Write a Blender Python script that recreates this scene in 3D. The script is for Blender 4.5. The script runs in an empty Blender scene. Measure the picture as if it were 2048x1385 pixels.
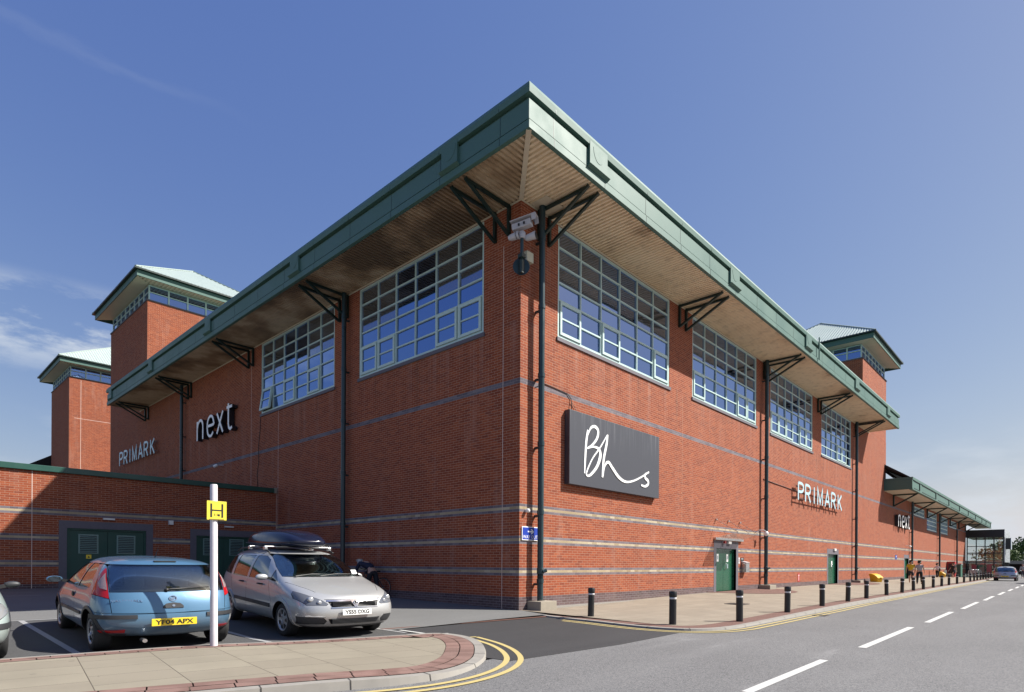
import bpy, bmesh, math, random
from mathutils import Vector, Matrix, noise
rnd = random.Random(7)
scene = bpy.context.scene
COL = scene.collection
R = math.radians
PI = math.pi

# ------------------------------------------------------------------ tagging
def tag(o, label=None, cat=None, group=None, kind=None):
    if label: o['label'] = label
    if cat: o['category'] = cat
    if group: o['group'] = group
    if kind: o['kind'] = kind
    return o

def thing(name, label, cat, loc=(0, 0, 0), rz=0.0, group=None, scale=None):
    o = bpy.data.objects.new(name, None)
    COL.objects.link(o)
    o.empty_display_size = .2
    o.location = loc
    o.rotation_euler = (0, 0, rz)
    if scale: o.scale = scale
    return tag(o, label, cat, group)

def wmat(o):
    m = Matrix.LocRotScale(o.location, o.rotation_euler.to_quaternion(), o.scale)
    return wmat(o.parent) @ m if o.parent else m

class MB:
    """collects geometry into one bmesh"""
    def __init__(s): s.bm = bmesh.new()
    def quad(s, pts, flip=False):
        vs = [s.bm.verts.new(p) for p in pts]
        if flip: vs.reverse()
        try: return s.bm.faces.new(vs)
        except Exception: return None
    def box(s, x0, x1, y0, y1, z0, z1, M=None):
        c = [(x0,y0,z0),(x1,y0,z0),(x1,y1,z0),(x0,y1,z0),(x0,y0,z1),(x1,y0,z1),(x1,y1,z1),(x0,y1,z1)]
        if M is not None: c = [M @ Vector(p) for p in c]
        v = [s.bm.verts.new(p) for p in c]
        for f in ((0,3,2,1),(4,5,6,7),(0,1,5,4),(1,2,6,5),(2,3,7,6),(3,0,4,7)):
            s.bm.faces.new([v[i] for i in f])
        return s
    def prism(s, pts, vec):
        """closed polygon pts (3d list) extruded by vec"""
        vec = Vector(vec)
        a = [s.bm.verts.new(p) for p in pts]; b = [s.bm.verts.new(Vector(p)+vec) for p in pts]
        n = len(pts)
        s.bm.faces.new(list(reversed(a))); s.bm.faces.new(b)
        for i in range(n): s.bm.faces.new((a[i], a[(i+1)%n], b[(i+1)%n], b[i]))
        return s
    def tube(s, p, q, r, n=12, r2=None, cap=True):
        p, q = Vector(p), Vector(q); r2 = r if r2 is None else r2
        d = (q-p)
        if d.length < 1e-6: return s
        d.normalize()
        a = d.orthogonal().normalized(); b = d.cross(a)
        A = [s.bm.verts.new(p+(a*math.cos(2*PI*i/n)+b*math.sin(2*PI*i/n))*r) for i in range(n)]
        B = [s.bm.verts.new(q+(a*math.cos(2*PI*i/n)+b*math.sin(2*PI*i/n))*r2) for i in range(n)]
        for i in range(n): s.bm.faces.new((A[i], A[(i+1)%n], B[(i+1)%n], B[i]))
        if cap: s.bm.faces.new(list(reversed(A))); s.bm.faces.new(B)
        return s
    def bar(s, p, q, w, h=None, up=(0,0,1)):
        """square bar from p to q"""
        p, q = Vector(p), Vector(q); h = w if h is None else h
        d = (q-p).normalized(); u = Vector(up)
        if abs(d.dot(u)) > .99: u = Vector((1,0,0))
        sd = d.cross(u).normalized(); u = sd.cross(d)
        c = [(-1,-1),(1,-1),(1,1),(-1,1)]
        A = [s.bm.verts.new(p+sd*(w/2*i)+u*(h/2*j)) for i,j in c]; B = [s.bm.verts.new(q+sd*(w/2*i)+u*(h/2*j)) for i,j in c]
        s.bm.faces.new(list(reversed(A))); s.bm.faces.new(B)
        for i in range(4): s.bm.faces.new((A[i],A[(i+1)%4],B[(i+1)%4],B[i]))
        return s
    def path(s, pts, r, n=8):
        """tube along a polyline, one skin"""
        pts = [Vector(p) for p in pts]; rings = []
        up = None
        for i, p in enumerate(pts):
            d = (pts[min(i+1,len(pts)-1)]-pts[max(i-1,0)]).normalized()
            if up is None: up = d.orthogonal().normalized()
            up = (up - d*up.dot(d)).normalized()
            b = d.cross(up)
            rr = r[i] if isinstance(r, (list,tuple)) else r
            rings.append([s.bm.verts.new(p+(up*math.cos(2*PI*k/n)+b*math.sin(2*PI*k/n))*rr) for k in range(n)])
        for A,B in zip(rings, rings[1:]):
            for i in range(n): s.bm.faces.new((A[i],A[(i+1)%n],B[(i+1)%n],B[i]))
        s.bm.faces.new(list(reversed(rings[0]))); s.bm.faces.new(rings[-1])
        return s
    def lathe(s, prof, n=24, M=None, closed=False):
        """prof: list of (r,z); around z"""
        rings = []
        for r, z in prof:
            if r < 1e-5:
                p = Vector((0,0,z)); p = M @ p if M is not None else p
                rings.append([s.bm.verts.new(p)])
            else:
                ring = []
                for i in range(n):
                    p = Vector((r*math.cos(2*PI*i/n), r*math.sin(2*PI*i/n), z)); p = M @ p if M is not None else p
                    ring.append(s.bm.verts.new(p))
                rings.append(ring)
        pairs = list(zip(rings, rings[1:]))
        if closed: pairs.append((rings[-1], rings[0]))
        for A, B in pairs:
            for i in range(n):
                j = (i+1) % n
                if len(A) == 1 and len(B) == 1: continue
                if len(A) == 1: s.bm.faces.new((A[0], B[j], B[i]))
                elif len(B) == 1: s.bm.faces.new((A[i], A[j], B[0]))
                else: s.bm.faces.new((A[i], A[j], B[j], B[i]))
        return s
    def build(s, name, m, parent=None, world=True, smooth=False, bevel=0, recalc=True, mats=None, angle=None):
        if recalc: bmesh.ops.recalc_face_normals(s.bm, faces=s.bm.faces[:])
        me = bpy.data.meshes.new(name)
        s.bm.to_mesh(me); s.bm.free()
        for k in (mats or [m]): me.materials.append(k)
        o = bpy.data.objects.new(name, me); COL.objects.link(o)
        if parent is not None:
            if world: me.transform(wmat(parent).inverted())
            o.parent = parent
        if smooth:
            for p in me.polygons: p.use_smooth = True
            if angle is not None:
                try: me.set_sharp_from_angle(angle=R(angle))
                except Exception: pass
        if bevel:
            b = o.modifiers.new('bevel', 'BEVEL'); b.width = bevel; b.segments = 2; b.limit_method = 'ANGLE'
        return o

def copy_tree(o, parent=None):
    c = o.copy(); COL.objects.link(c)
    if parent is not None: c.parent = parent
    for ch in [x for x in bpy.data.objects if x.parent == o and x != c]:
        copy_tree(ch, c)
    return c

def catmull(pts, k=6):
    """smooth a polyline of tuples of any length"""
    out = []
    n = len(pts)
    for i in range(n-1):
        p0, p1, p2, p3 = pts[max(i-1,0)], pts[i], pts[i+1], pts[min(i+2,n-1)]
        for j in range(k):
            t = j/k
            out.append(tuple(.5*((2*b)+(-a+c)*t+(2*a-5*b+4*c-d)*t*t+(-a+3*b-3*c+d)*t**3) for a,b,c,d in zip(p0,p1,p2,p3)))
    out.append(tuple(pts[-1]))
    return out

def ribbon(mb, pts, width, depth, mp, out0=0.0):
    """flat stroke of given width along 2d pts, extruded by depth; mp(u,v,w)->xyz ; w outwards"""
    n = len(pts); L = []; Rr = []
    W = width if isinstance(width, (list, tuple)) else [width]*n
    for i in range(n):
        a = Vector(pts[max(i-1,0)]); b = Vector(pts[i]); c = Vector(pts[min(i+1,n-1)])
        d1 = (b-a).normalized() if i > 0 else (c-b).normalized()
        d2 = (c-b).normalized() if i < n-1 else d1
        n1 = Vector((-d1.y, d1.x)); n2 = Vector((-d2.y, d2.x))
        m = (n1+n2)
        m = m.normalized() if m.length > 1e-4 else n1
        k = 1/max(.4, m.dot(n1))
        L.append(b+m*(W[i]/2*k)); Rr.append(b-m*(W[i]/2*k))
    def V(p, w): return mb.bm.verts.new(mp(p.x, p.y, w))
    rows = [(V(l, out0), V(r, out0), V(r, out0+depth), V(l, out0+depth)) for l, r in zip(L, Rr)]
    for A, B in zip(rows, rows[1:]):
        for i in range(4): mb.bm.faces.new((A[i], A[(i+1)%4], B[(i+1)%4], B[i]))
    mb.bm.faces.new(rows[0]); mb.bm.faces.new(tuple(reversed(rows[-1])))

def text_mesh(name, body, size, M, m, parent, depth=.002, align='CENTER', sx=1.0, space=1.0, bold=0.0):
    """text as a thin solid mesh; M places its plane (x right, y up, z out)"""
    cu = bpy.data.curves.new(name, 'FONT'); cu.body = body; cu.size = size; cu.extrude = depth/2
    cu.align_x = align; cu.align_y = 'CENTER'; cu.space_character = space; cu.resolution_u = 3; cu.offset = bold
    t = bpy.data.objects.new(name+'_tmp', cu); COL.objects.link(t)
    bpy.context.view_layer.update()
    dg = bpy.context.evaluated_depsgraph_get()
    me = bpy.data.meshes.new_from_object(t.evaluated_get(dg))
    bpy.data.objects.remove(t); bpy.data.curves.remove(cu)
    me.name = name
    me.transform(Matrix.Diagonal((sx, 1, 1, 1)))
    me.transform(M)
    if parent is not None: me.transform(wmat(parent).inverted())
    me.materials.clear(); me.materials.append(m)
    o = bpy.data.objects.new(name, me); COL.objects.link(o); o.parent = parent
    return o

def frame_matrix(origin, xa, ya):
    xa = Vector(xa).normalized(); ya = Vector(ya).normalized(); za = xa.cross(ya)
    m = Matrix((xa, ya, za)).transposed().to_4x4(); m.translation = Vector(origin)
    return m

# ------------------------------------------------------------------ materials
class NT:
    def __init__(s, name):
        s.m = bpy.data.materials.new(name); s.m.use_nodes = True
        s.t = s.m.node_tree; s.b = s.t.nodes['Principled BSDF']; s.out = s.t.nodes['Material Output']
    def n(s, kind, **kw):
        nd = s.t.nodes.new(kind)
        for k, v in kw.items():
            if k.startswith('_'): nd.inputs[k[1:]].default_value = v
            else: setattr(nd, k, v)
        return nd
    def l(s, a, b): s.t.links.new(a, b)
    def val(s, x, sock):
        if hasattr(x, 'is_linked') or hasattr(x, 'links'): s.l(x, sock)
        else: sock.default_value = x
    def math(s, op, a, b=0.0, c=None):
        nd = s.n('ShaderNodeMath', operation=op); s.val(a, nd.inputs[0]); s.val(b, nd.inputs[1])
        if c is not None: s.val(c, nd.inputs[2])
        return nd.outputs[0]
    def mix(s, f, a, b, mode='MIX'):
        nd = s.n('ShaderNodeMix', data_type='RGBA', blend_type=mode)
        s.val(f, nd.inputs[0])
        for x, i in ((a, 6), (b, 7)):
            if isinstance(x, (tuple, list)): nd.inputs[i].default_value = (*x[:3], 1)
            else: s.l(x, nd.inputs[i])
        return nd.outputs[2]
    def noise(s, vec, scale, detail=4, rough=.55, out='Fac'):
        nd = s.n('ShaderNodeTexNoise'); nd.inputs['Scale'].default_value = scale
        nd.inputs['Detail'].default_value = detail; nd.inputs['Roughness'].default_value = rough
        if vec is not None: s.l(vec, nd.inputs['Vector'])
        return nd.outputs[out]
    def ramp(s, fac, stops, interp='LINEAR'):
        nd = s.n('ShaderNodeValToRGB'); r = nd.color_ramp; r.interpolation = interp
        while len(r.elements) > 1: r.elements.remove(r.elements[-1])
        for i, (p, c) in enumerate(stops):
            e = r.elements[0] if i == 0 else r.elements.new(p)
            e.position = p
            c = (c, c, c) if isinstance(c, (int, float)) else c
            e.color = (*c[:3], 1)
        s.l(fac, nd.inputs[0]); return nd.outputs[0]
    def scale(s, vec, sc):
        nd = s.n('ShaderNodeMapping'); nd.inputs['Scale'].default_value = sc; s.l(vec, nd.inputs['Vector']); return nd.outputs[0]
    def bump(s, h, strength, dist):
        nd = s.n('ShaderNodeBump'); nd.inputs['Strength'].default_value = strength; nd.inputs['Distance'].default_value = dist
        s.l(h, nd.inputs['Height']); s.l(nd.outputs[0], s.b.inputs['Normal'])
        return nd
    def pos(s):
        return s.n('ShaderNodeNewGeometry').outputs['Position']
    def obj(s):
        return s.n('ShaderNodeTexCoord').outputs['Object']
    def set(s, col=None, rough=None, metal=None, **kw):
        if col is not None:
            if isinstance(col, (tuple, list)): s.b.inputs['Base Color'].default_value = (*col[:3], 1)
            else: s.l(col, s.b.inputs['Base Color'])
        if rough is not None: s.val(rough, s.b.inputs['Roughness'])
        if metal is not None: s.val(metal, s.b.inputs['Metallic'])
        for k, v in kw.items(): s.val(v, s.b.inputs[k.replace('_', ' ')])
        return s

def simple(name, col, rough=.5, metal=0.0, var=.12, vs=3.0, **kw):
    """a plain finish with faint uneven wear in colour and gloss"""
    t = NT(name); o = t.obj()
    f = t.noise(o, vs, 5)
    c = t.mix(f, tuple(x*(1-var) for x in col), tuple(min(1, x*(1+var)) for x in col))
    r = t.ramp(f, [(0.3, max(.02, rough-.08)), (.7, min(1, rough+.08))])
    t.set(c, r, metal, **kw)
    return t.m

def brick_material(name, lens, zoff=0.0, banded=True, annex=False):
    t = NT(name); P = t.pos()
    sx = t.n('ShaderNodeSeparateXYZ'); t.l(P, sx.inputs[0])
    nrm = t.n('ShaderNodeNewGeometry').outputs['True Normal']
    sn = t.n('ShaderNodeSeparateXYZ'); t.l(nrm, sn.inputs[0])
    isx = t.math('GREATER_THAN', t.math('ABSOLUTE', sn.outputs[0]), .5)      # wall that runs along y
    ux = t.math('MULTIPLY', sx.outputs[0], .25/lens[0]); uy = t.math('MULTIPLY', sx.outputs[1], .25/lens[1])
    mx = t.n('ShaderNodeMix', data_type='FLOAT'); t.l(isx, mx.inputs[0]); t.l(ux, mx.inputs[2]); t.l(uy, mx.inputs[3])
    u = mx.outputs[0]
    z = t.math('ADD', sx.outputs[2], .01-zoff)
    cv = t.n('ShaderNodeCombineXYZ'); t.l(u, cv.inputs[0]); t.l(z, cv.inputs[1])
    bk = t.n('ShaderNodeTexBrick'); t.l(cv.outputs[0], bk.inputs['Vector'])
    bk.inputs['Scale'].default_value = 1; bk.inputs['Brick Width'].default_value = .25; bk.inputs['Row Height'].default_value = .075
    bk.inputs['Mortar Size'].default_value = .0052; bk.inputs['Mortar Smooth'].default_value = .25; bk.inputs['Bias'].default_value = 0
    bk.inputs['Color1'].default_value = (0,0,0,1); bk.inputs['Color2'].default_value = (1,1,1,1); bk.inputs['Mortar'].default_value = (.5,.5,.5,1)
    fac = bk.outputs['Fac']
    bw = t.n('ShaderNodeRGBToBW'); t.l(bk.outputs['Color'], bw.inputs[0])
    big = t.noise(P, .35, 4); mid = t.noise(P, 2.2, 5); fine = t.noise(P, 60, 3)
    red = t.ramp(bw.outputs[0], [(0, (.205,.046,.022)), (.3, (.255,.058,.025)), (.75, (.295,.071,.029)), (1, (.335,.088,.036))])
    if banded:
        row = t.math('FLOOR', t.math('DIVIDE', z, .075))
        rowf = t.math('DIVIDE', t.math('ADD', row, .5), 128.0)
        def cols(r, g, c, p):
            st = [(0, p)]; 
            for a in (13, 25, 37):
                st += [(a/128, g), ((a+1)/128, c), ((a+2)/128, g), ((a+3)/128, r)]
            st.insert(1, (5/128, r))
            if not annex: st += [(85/128, g), (87/128, r)]
            return st
        m = t.ramp(rowf, cols((0,0,0), (0,1,0), (1,0,0), (0,0,1)), 'CONSTANT')
        sp = t.n('ShaderNodeSeparateColor'); t.l(m, sp.inputs[0])
        grey = t.ramp(bw.outputs[0], [(0, (.105,.098,.120)), (1, (.185,.172,.195))])
        cream = t.ramp(bw.outputs[0], [(0, (.30,.24,.14)), (.6, (.42,.36,.23)), (1, (.50,.44,.31))])
        dark = t.ramp(bw.outputs[0], [(0, (.060,.042,.050)), (1, (.115,.082,.092))])
        col = t.mix(sp.outputs[1], red, grey); col = t.mix(sp.outputs[0], col, cream); col = t.mix(sp.outputs[2], col, dark)
        mort_r = (.42,.27,.19)
        isb = t.math('MAXIMUM', sp.outputs[1], sp.outputs[2])
        mort = t.mix(isb, mort_r, (.25,.23,.23))
    else:
        col = red; mort = (.42,.27,.19)
    # weathering: broad tone changes, pale bloom in vertical streaks, grime low down
    col = t.mix(t.math('MULTIPLY', t.ramp(big, [(.38, 0.0), (.68, 1.0)]), .35), col, t.mix(.5, col, (.19,.075,.045)))
    st = t.noise(t.scale(P, (1.1, 1.1, .16)), 1.6, 5, .6)
    bloom = t.math('MULTIPLY', t.ramp(st, [(.56, 0.0), (.72, 1.0)]), .13)
    col = t.mix(bloom, col, (.50,.40,.34))
    # run-off streaks below the window sills
    rx = t.noise(t.scale(P, (3.2, 3.2, .05)), 1.0, 4, .6)
    zr = t.ramp(t.math('DIVIDE', sx.outputs[2], 12.0), [(5.9/12, 0.0), (8.0/12, 1.0), (8.12/12, 1.0), (8.2/12, 0.0)])
    run = t.math('MULTIPLY', t.math('MULTIPLY', t.ramp(rx, [(.52, 0.0), (.66, 1.0)]), zr), .17)
    col = t.mix(run, col, (.46,.36,.31))
    run2 = t.math('MULTIPLY', t.math('MULTIPLY', t.ramp(rx, [(.34, 1.0), (.44, 0.0)]), zr), .45)
    col = t.mix(run2, col, (.09,.035,.025))
    col = t.mix(t.math('MULTIPLY', fine, .35), col, t.mix(.5, col, (.10,.04,.03)), 'MIX')
    low = t.ramp(t.math('ADD', sx.outputs[2], t.math('MULTIPLY', mid, .8)), [(.3, .55), (.9, 0.0)])
    col = t.mix(t.math('MULTIPLY', low, .6), col, (.20,.145,.115))
    col = t.mix(fac, col, mort)
    t.set(col, .88); t.b.inputs['Specular IOR Level'].default_value = .25
    inv = t.math('SUBTRACT', 1.0, fac)
    t.bump(t.math('ADD', inv, t.math('MULTIPLY', fine, .25)), .55, .006)
    return t.m

BR = brick_material('red brickwork with bands', (.262, .25))
BRA = brick_material('annex brickwork with bands', (.24, .24), zoff=.14, annex=True)
BRT = brick_material('tower brickwork', (.262, .25), banded=False)
GREEN = simple('weathered sage green cladding', (.060,.134,.110), .56, .0, .07, .8)
GREEN_D = simple('dark green painted steel', (.008,.024,.020), .45, 0, .2)
PIPE = simple('dark blue green rainwater pipe', (.016,.038,.045), .33, 0, .15, 1.5)
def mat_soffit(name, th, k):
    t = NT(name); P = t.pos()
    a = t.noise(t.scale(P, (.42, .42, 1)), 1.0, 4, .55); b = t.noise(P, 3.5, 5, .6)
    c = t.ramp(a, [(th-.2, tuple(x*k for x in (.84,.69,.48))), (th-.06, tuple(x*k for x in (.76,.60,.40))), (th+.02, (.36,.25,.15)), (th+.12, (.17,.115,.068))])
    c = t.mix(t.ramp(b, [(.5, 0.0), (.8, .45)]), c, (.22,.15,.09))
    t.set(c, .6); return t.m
SOFF = mat_soffit('ribbed soffit lifted for bounce light', .66, 1.0); SOFF_L = mat_soffit('stained ribbed soffit', .50, .72)  # SOFF base colour lifted to stand in for weak bounce light under the eaves
SOFF_W = simple('pale soffit panel', (.60,.53,.40), .6, 0, .15, .8)
FRAME = simple('pale green window frame', (.47,.62,.59), .4, 0, .06)
WHITE = simple('white painted metal', (.78,.78,.76), .4, 0, .05)
def mat_glass(name, tint=(.30,.46,.86), f=.60, wav=.0016, dark=(.006,.008,.014)):
    t = NT(name); P = t.pos()
    g = t.n('ShaderNodeBsdfGlossy'); g.inputs['Color'].default_value = (*tint, 1); g.inputs['Roughness'].default_value = .012
    t.set(dark, .08)
    mx = t.n('ShaderNodeMixShader'); lw = t.n('ShaderNodeLayerWeight'); lw.inputs[0].default_value = .35
    t.l(t.math('ADD', t.math('MULTIPLY', lw.outputs['Fresnel'], .5), f-.12), mx.inputs[0])
    t.l(t.b.outputs[0], mx.inputs[1]); t.l(g.outputs[0], mx.inputs[2]); t.l(mx.outputs[0], t.out.inputs[0])
    bp = t.n('ShaderNodeBump'); bp.inputs['Strength'].default_value = .6; bp.inputs['Distance'].default_value = wav
    t.l(t.noise(P, 1.1, 2), bp.inputs['Height']); t.l(bp.outputs[0], g.inputs['Normal'])
    return t.m
GLASS = mat_glass('blue tinted window glass'); GLASS_B = mat_glass('window glass over drawn blind', f=.40, dark=(.095,.085,.07))
def mat_clear_dark():
    t = NT('entrance glass'); g = t.n('ShaderNodeBsdfGlossy'); g.inputs['Roughness'].default_value = .02; g.inputs['Color'].default_value = (.8,.9,.9,1)
    tr = t.n('ShaderNodeBsdfTransparent'); tr.inputs[0].default_value = (.86,.92,.90,1); mx = t.n('ShaderNodeMixShader'); mx.inputs[0].default_value = .16
    t.l(tr.outputs[0], mx.inputs[1]); t.l(g.outputs[0], mx.inputs[2]); t.l(mx.outputs[0], t.out.inputs[0]); return t.m
GLASS_E = mat_clear_dark()
BLACK = simple('black plastic', (.012,.012,.013), .45)
RUBBER = simple('tyre rubber', (.018,.018,.019), .8)
DOORG = simple('dark green painted door', (.012,.085,.045), .28, 0, .1)
DOORA = simple('dark green louvred door', (.012,.060,.044), .55, 0, .15)
BLUEBR = simple('blue engineering brick surround', (.115,.105,.125), .7, 0, .25, 9)
STEEL = simple('brushed steel', (.55,.55,.55), .3, .9)
CONC = simple('weathered concrete', (.27,.24,.19), .9, 0, .18, 6)
JOINT = simple('pale mastic joint', (.60,.48,.42), .8)
DARK = simple('dark roof void', (.01,.012,.012), .8)
# ------------------------------------------------------------------ walls and windows
def MP(side, u, w, z):
    """wall coordinates: u along the wall, w outwards, z up"""
    return (u, -w, z) if side == 'R' else (-w, u, z)

def wall_sheet(mb, side, u0, u1, z0, z1, holes, base=0.0, recess=.10):
    """brick sheet with openings; holes (ua,ub,za,zb[,depth])"""
    us = sorted({u0, u1, *[h[0] for h in holes], *[h[1] for h in holes]})
    zs = sorted({z0, z1, *[h[2] for h in holes], *[h[3] for h in holes]})
    for a, b in zip(us, us[1:]):
        for c, d in zip(zs, zs[1:]):
            um, zm = (a+b)/2, (c+d)/2
            if any(h[0] < um < h[1] and h[2] < zm < h[3] for h in holes): continue
            mb.quad([MP(side,a,base,c), MP(side,b,base,c), MP(side,b,base,d), MP(side,a,base,d)], side == 'L')
    for h in holes:
        a, b, c, d = h[:4]; k = h[4] if len(h) > 4 else recess
        for p, q in (((a,c),(a,d)), ((a,d),(b,d)), ((b,d),(b,c)), ((b,c),(a,c))):
            mb.quad([MP(side,p[0],base,p[1]), MP(side,q[0],base,q[1]), MP(side,q[0],base-k,q[1]), MP(side,p[0],base-k,p[1])], side == 'R')

def grid_window(parent, side, u0, u1, z0, z1, ncol, nrow, casements=(), open_col=None, base=0.0, sill=True, fw=.075, mw=.048, name='window'):
    f = MB(); gd = -.085+base                         # glass plane
    def bx(mb, ua, ub, wa, wb, za, zb):
        p = MP(side, ua, wa, za); q = MP(side, ub, wb, zb)
        mb.box(min(p[0],q[0]), max(p[0],q[0]), min(p[1],q[1]), max(p[1],q[1]), za, zb)
    bx(f, u0, u0+fw, gd, gd+.07, z0, z1); bx(f, u1-fw, u1, gd, gd+.07, z0, z1)
    bx(f, u0+fw, u1-fw, gd, gd+.068, z1-fw, z1); bx(f, u0+fw, u1-fw, gd, gd+.068, z0, z0+fw*1.3)
    cw = (u1-u0-2*fw)/ncol; ch = (z1-z0-2.3*fw)/nrow; zb = z0+1.3*fw; ub = u0+fw
    for i in range(1, ncol): bx(f, ub+cw*i-mw/2, ub+cw*i+mw/2, gd, gd+.062, zb, z1-fw)
    for i in range(ncol):
        for j in range(1, nrow):
            if i in casements and j == 1: continue
            bx(f, ub+cw*i+mw/2, ub+cw*(i+1)-mw/2, gd, gd+.058, zb+ch*j-mw/2, zb+ch*j+mw/2)
    fr = f.build(name, FRAME, parent)
    g = MB()
    for i in range(ncol):
        for j in range(nrow):
            if i in casements and j < 2: continue
            a, b, c, d = ub+cw*i, ub+cw*(i+1), zb+ch*j, zb+ch*(j+1)
            t1, t2 = rnd.uniform(-.006,.006), rnd.uniform(-.005,.005)
            fc = g.quad([MP(side,a,gd+.012-t1-t2,c), MP(side,b,gd+.012+t1-t2,c), MP(side,b,gd+.012+t1+t2,d), MP(side,a,gd+.012-t1+t2,d)], side == 'L')
            if nrow == 6 and j >= 3 and i in (0,1,4,5) and not (i == 4 and u0 > 15): fc.material_index = 1
    g.build('pane', GLASS, fr, recalc=False, mats=[GLASS, GLASS_B])
    for i in casements:
        c = MB(); cg = MB()
        a, b, lo, hi = ub+cw*i+mw/2+.012, ub+cw*(i+1)-mw/2-.012, zb+.012, zb+2*ch-mw/2-.01
        fo = .085; tilt = .065 if i == open_col else 0
        def ob(mb, ua, ub_, wa, wb, za, zb_):
            # opens outwards at the foot when tilted
            sh = lambda zz: tilt*2.2*(hi-zz)/(hi-lo)
            P8 = []
            for zz in (za, zb_):
                for (uu, ww) in ((ua,wa),(ub_,wa),(ub_,wb),(ua,wb)): P8.append(MP(side, uu, ww+sh(zz), zz))
            v = [mb.bm.verts.new(p) for p in P8]
            for q in ((0,3,2,1),(4,5,6,7),(0,1,5,4),(1,2,6,5),(2,3,7,6),(3,0,4,7)): mb.bm.faces.new([v[k] for k in q])
        ob(c, a, a+fo, gd+.02, gd+.105, lo, hi); ob(c, b-fo, b, gd+.02, gd+.105, lo, hi)
        ob(c, a+fo, b-fo, gd+.02, gd+.103, lo, lo+fo); ob(c, a+fo, b-fo, gd+.02, gd+.103, hi-fo, hi)
        ob(c, a+fo, b-fo, gd+.03, gd+.09, (lo+hi)/2-.022, (lo+hi)/2+.022)
        ob(cg, a+fo*.5, b-fo*.5, gd+.045, gd+.06, lo+fo*.5, hi-fo*.5)
        co = c.build('casement', FRAME, fr); cg.build('casement_pane', GLASS, fr)
    if sill:
        s = MB(); bx(s, u0-.06, u1+.06, base-.09, base+.045, z0-.115, z0-.002)
        s.build('sill', BLUEBR, fr)
    return fr

GOV = 1.92; ZT = 12.61; ZB = 11.496
centre = thing('shopping_centre', 'long red brick shopping centre with wide green eaves and tall gridded windows', 'building', (0,0,0))
# right wall (y=0) and left wall (x=0) in one mesh each
WR = [(1.68,8.62,8.10,11.445,(0,2,5)), (10.56,17.46,8.12,11.445,(0,4,5)), (19.37,26.34,8.10,11.445,(0,1,2,4,5)), (28.13,35.06,8.18,11.445,(3,4))]
WL = [(1.46,7.98,8.14,11.445,(0,1,4,5)), (9.70,16.05,8.19,11.445,(1,3,5))]
def zp(x, y):   # pavement level beside the right wall
    t = min(1, max(0, (x-1)/12)); t = t*t*(3-2*t)
    return .14*t*max(0, 1-abs(y)/5.2)
D1 = (12.94,15.10,.14,2.04); D2 = (29.70,31.86,.14,2.06)
w = MB(); wall_sheet(w, 'R', 0, 46.15, -.4, ZB+.05, [(a,b,c,d) for a,b,c,d,_ in WR]+[(*D1,.22),(*D2,.22)])
w.build('wall', BR, centre, recalc=False)
w = MB(); wall_sheet(w, 'L', 0, 41.5, -.4, ZB+.05, [(a,b,c,d) for a,b,c,d,_ in WL])
w.quad([(0,41.5,-.4),(10,41.5,-.4),(10,41.5,16),(0,41.5,16)], True)
w.build('wall', BR, centre, recalc=False)
for (a,b,c,d,k) in WR: grid_window(centre, 'R', a, b, c, d, 6, 6, k)
for n,(a,b,c,d,k) in enumerate(WL): grid_window(centre, 'L', a, b, c, d, 6, 6, k, open_col=5 if n == 1 else None)
# roof deck
rf = MB(); rf.box(-GOV+.3, 40.0, -GOV+.3, 34.2, ZT-.12, ZT-.06); rf.build('roof', GREEN, centre)

# fascia: profile swept round the corner
XE, YE = 40.25, 34.25
PROF = [(-.02,ZB-.012),(.03,ZB),(.03,11.688),(-.045,11.69),(-.045,11.735),(0,11.737),(0,12.20),(-.09,12.203),(-.09,12.302),(.06,12.305),(.075,12.46),(.02,12.58),(-.16,ZT),(-.16,12.50),(-.075,12.50),(-.075,ZB-.012)]
def sweep(mb, prof, xe, ye, x0=None, g=GOV):
    rows = []
    for o, z in prof:
        rows.append([mb.bm.verts.new((xe, -g-o, z)), mb.bm.verts.new((-g-o, -g-o, z)), mb.bm.verts.new((-g-o, ye, z))])
    n = len(prof)
    for i in range(n):
        A, B = rows[i], rows[(i+1)%n]
        mb.bm.faces.new((A[0],A[1],B[1],B[0])); mb.bm.faces.new((A[1],A[2],B[2],B[1]))
    mb.bm.faces.new([r[0] for r in rows]); mb.bm.faces.new([r[2] for r in reversed(rows)])
m = MB(); sweep(m, PROF, XE, YE); fas = m.build('fascia', GREEN, centre)
# hanging tabs with a half round boss, ledge below
TR_ = [.45, 9.49, 18.34, 27.51, 36.05]; TL_ = [.49, 8.88, 16.96, 25.05, 33.05]
for side, lst in (('R', TR_), ('L', TL_)):
    for a in lst:
        t = MB(); wd = .82 if side == 'R' else .62
        g = GOV
        def bx(ua, ub, wa, wb, za, zb):
            p = MP(side, ua, g+wa, za); q = MP(side, ub, g+wb, zb)
            t.box(min(p[0],q[0]), max(p[0],q[0]), min(p[1],q[1]), max(p[1],q[1]), za, zb)
        bx(a, a+wd, .004, .072, 11.76, 12.40)
        t.prism([MP(side, a-.06, g+.03, 11.70), MP(side, a-.06, g+.13, 11.757), MP(side, a-.06, g+.03, 11.757)], Vector(MP(side, a+wd+.06, 0, 0))-Vector(MP(side, a-.06, 0, 0)))
        c = a+wd*.5
        t.prism([MP(side, c-.26*math.cos(k*PI/14), g+.072, 12.30-.34*math.sin(k*PI/14)) for k in range(15)], Vector(MP(side,0,.007,0)))
        t.build('fascia_tab', GREEN, fas)
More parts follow.
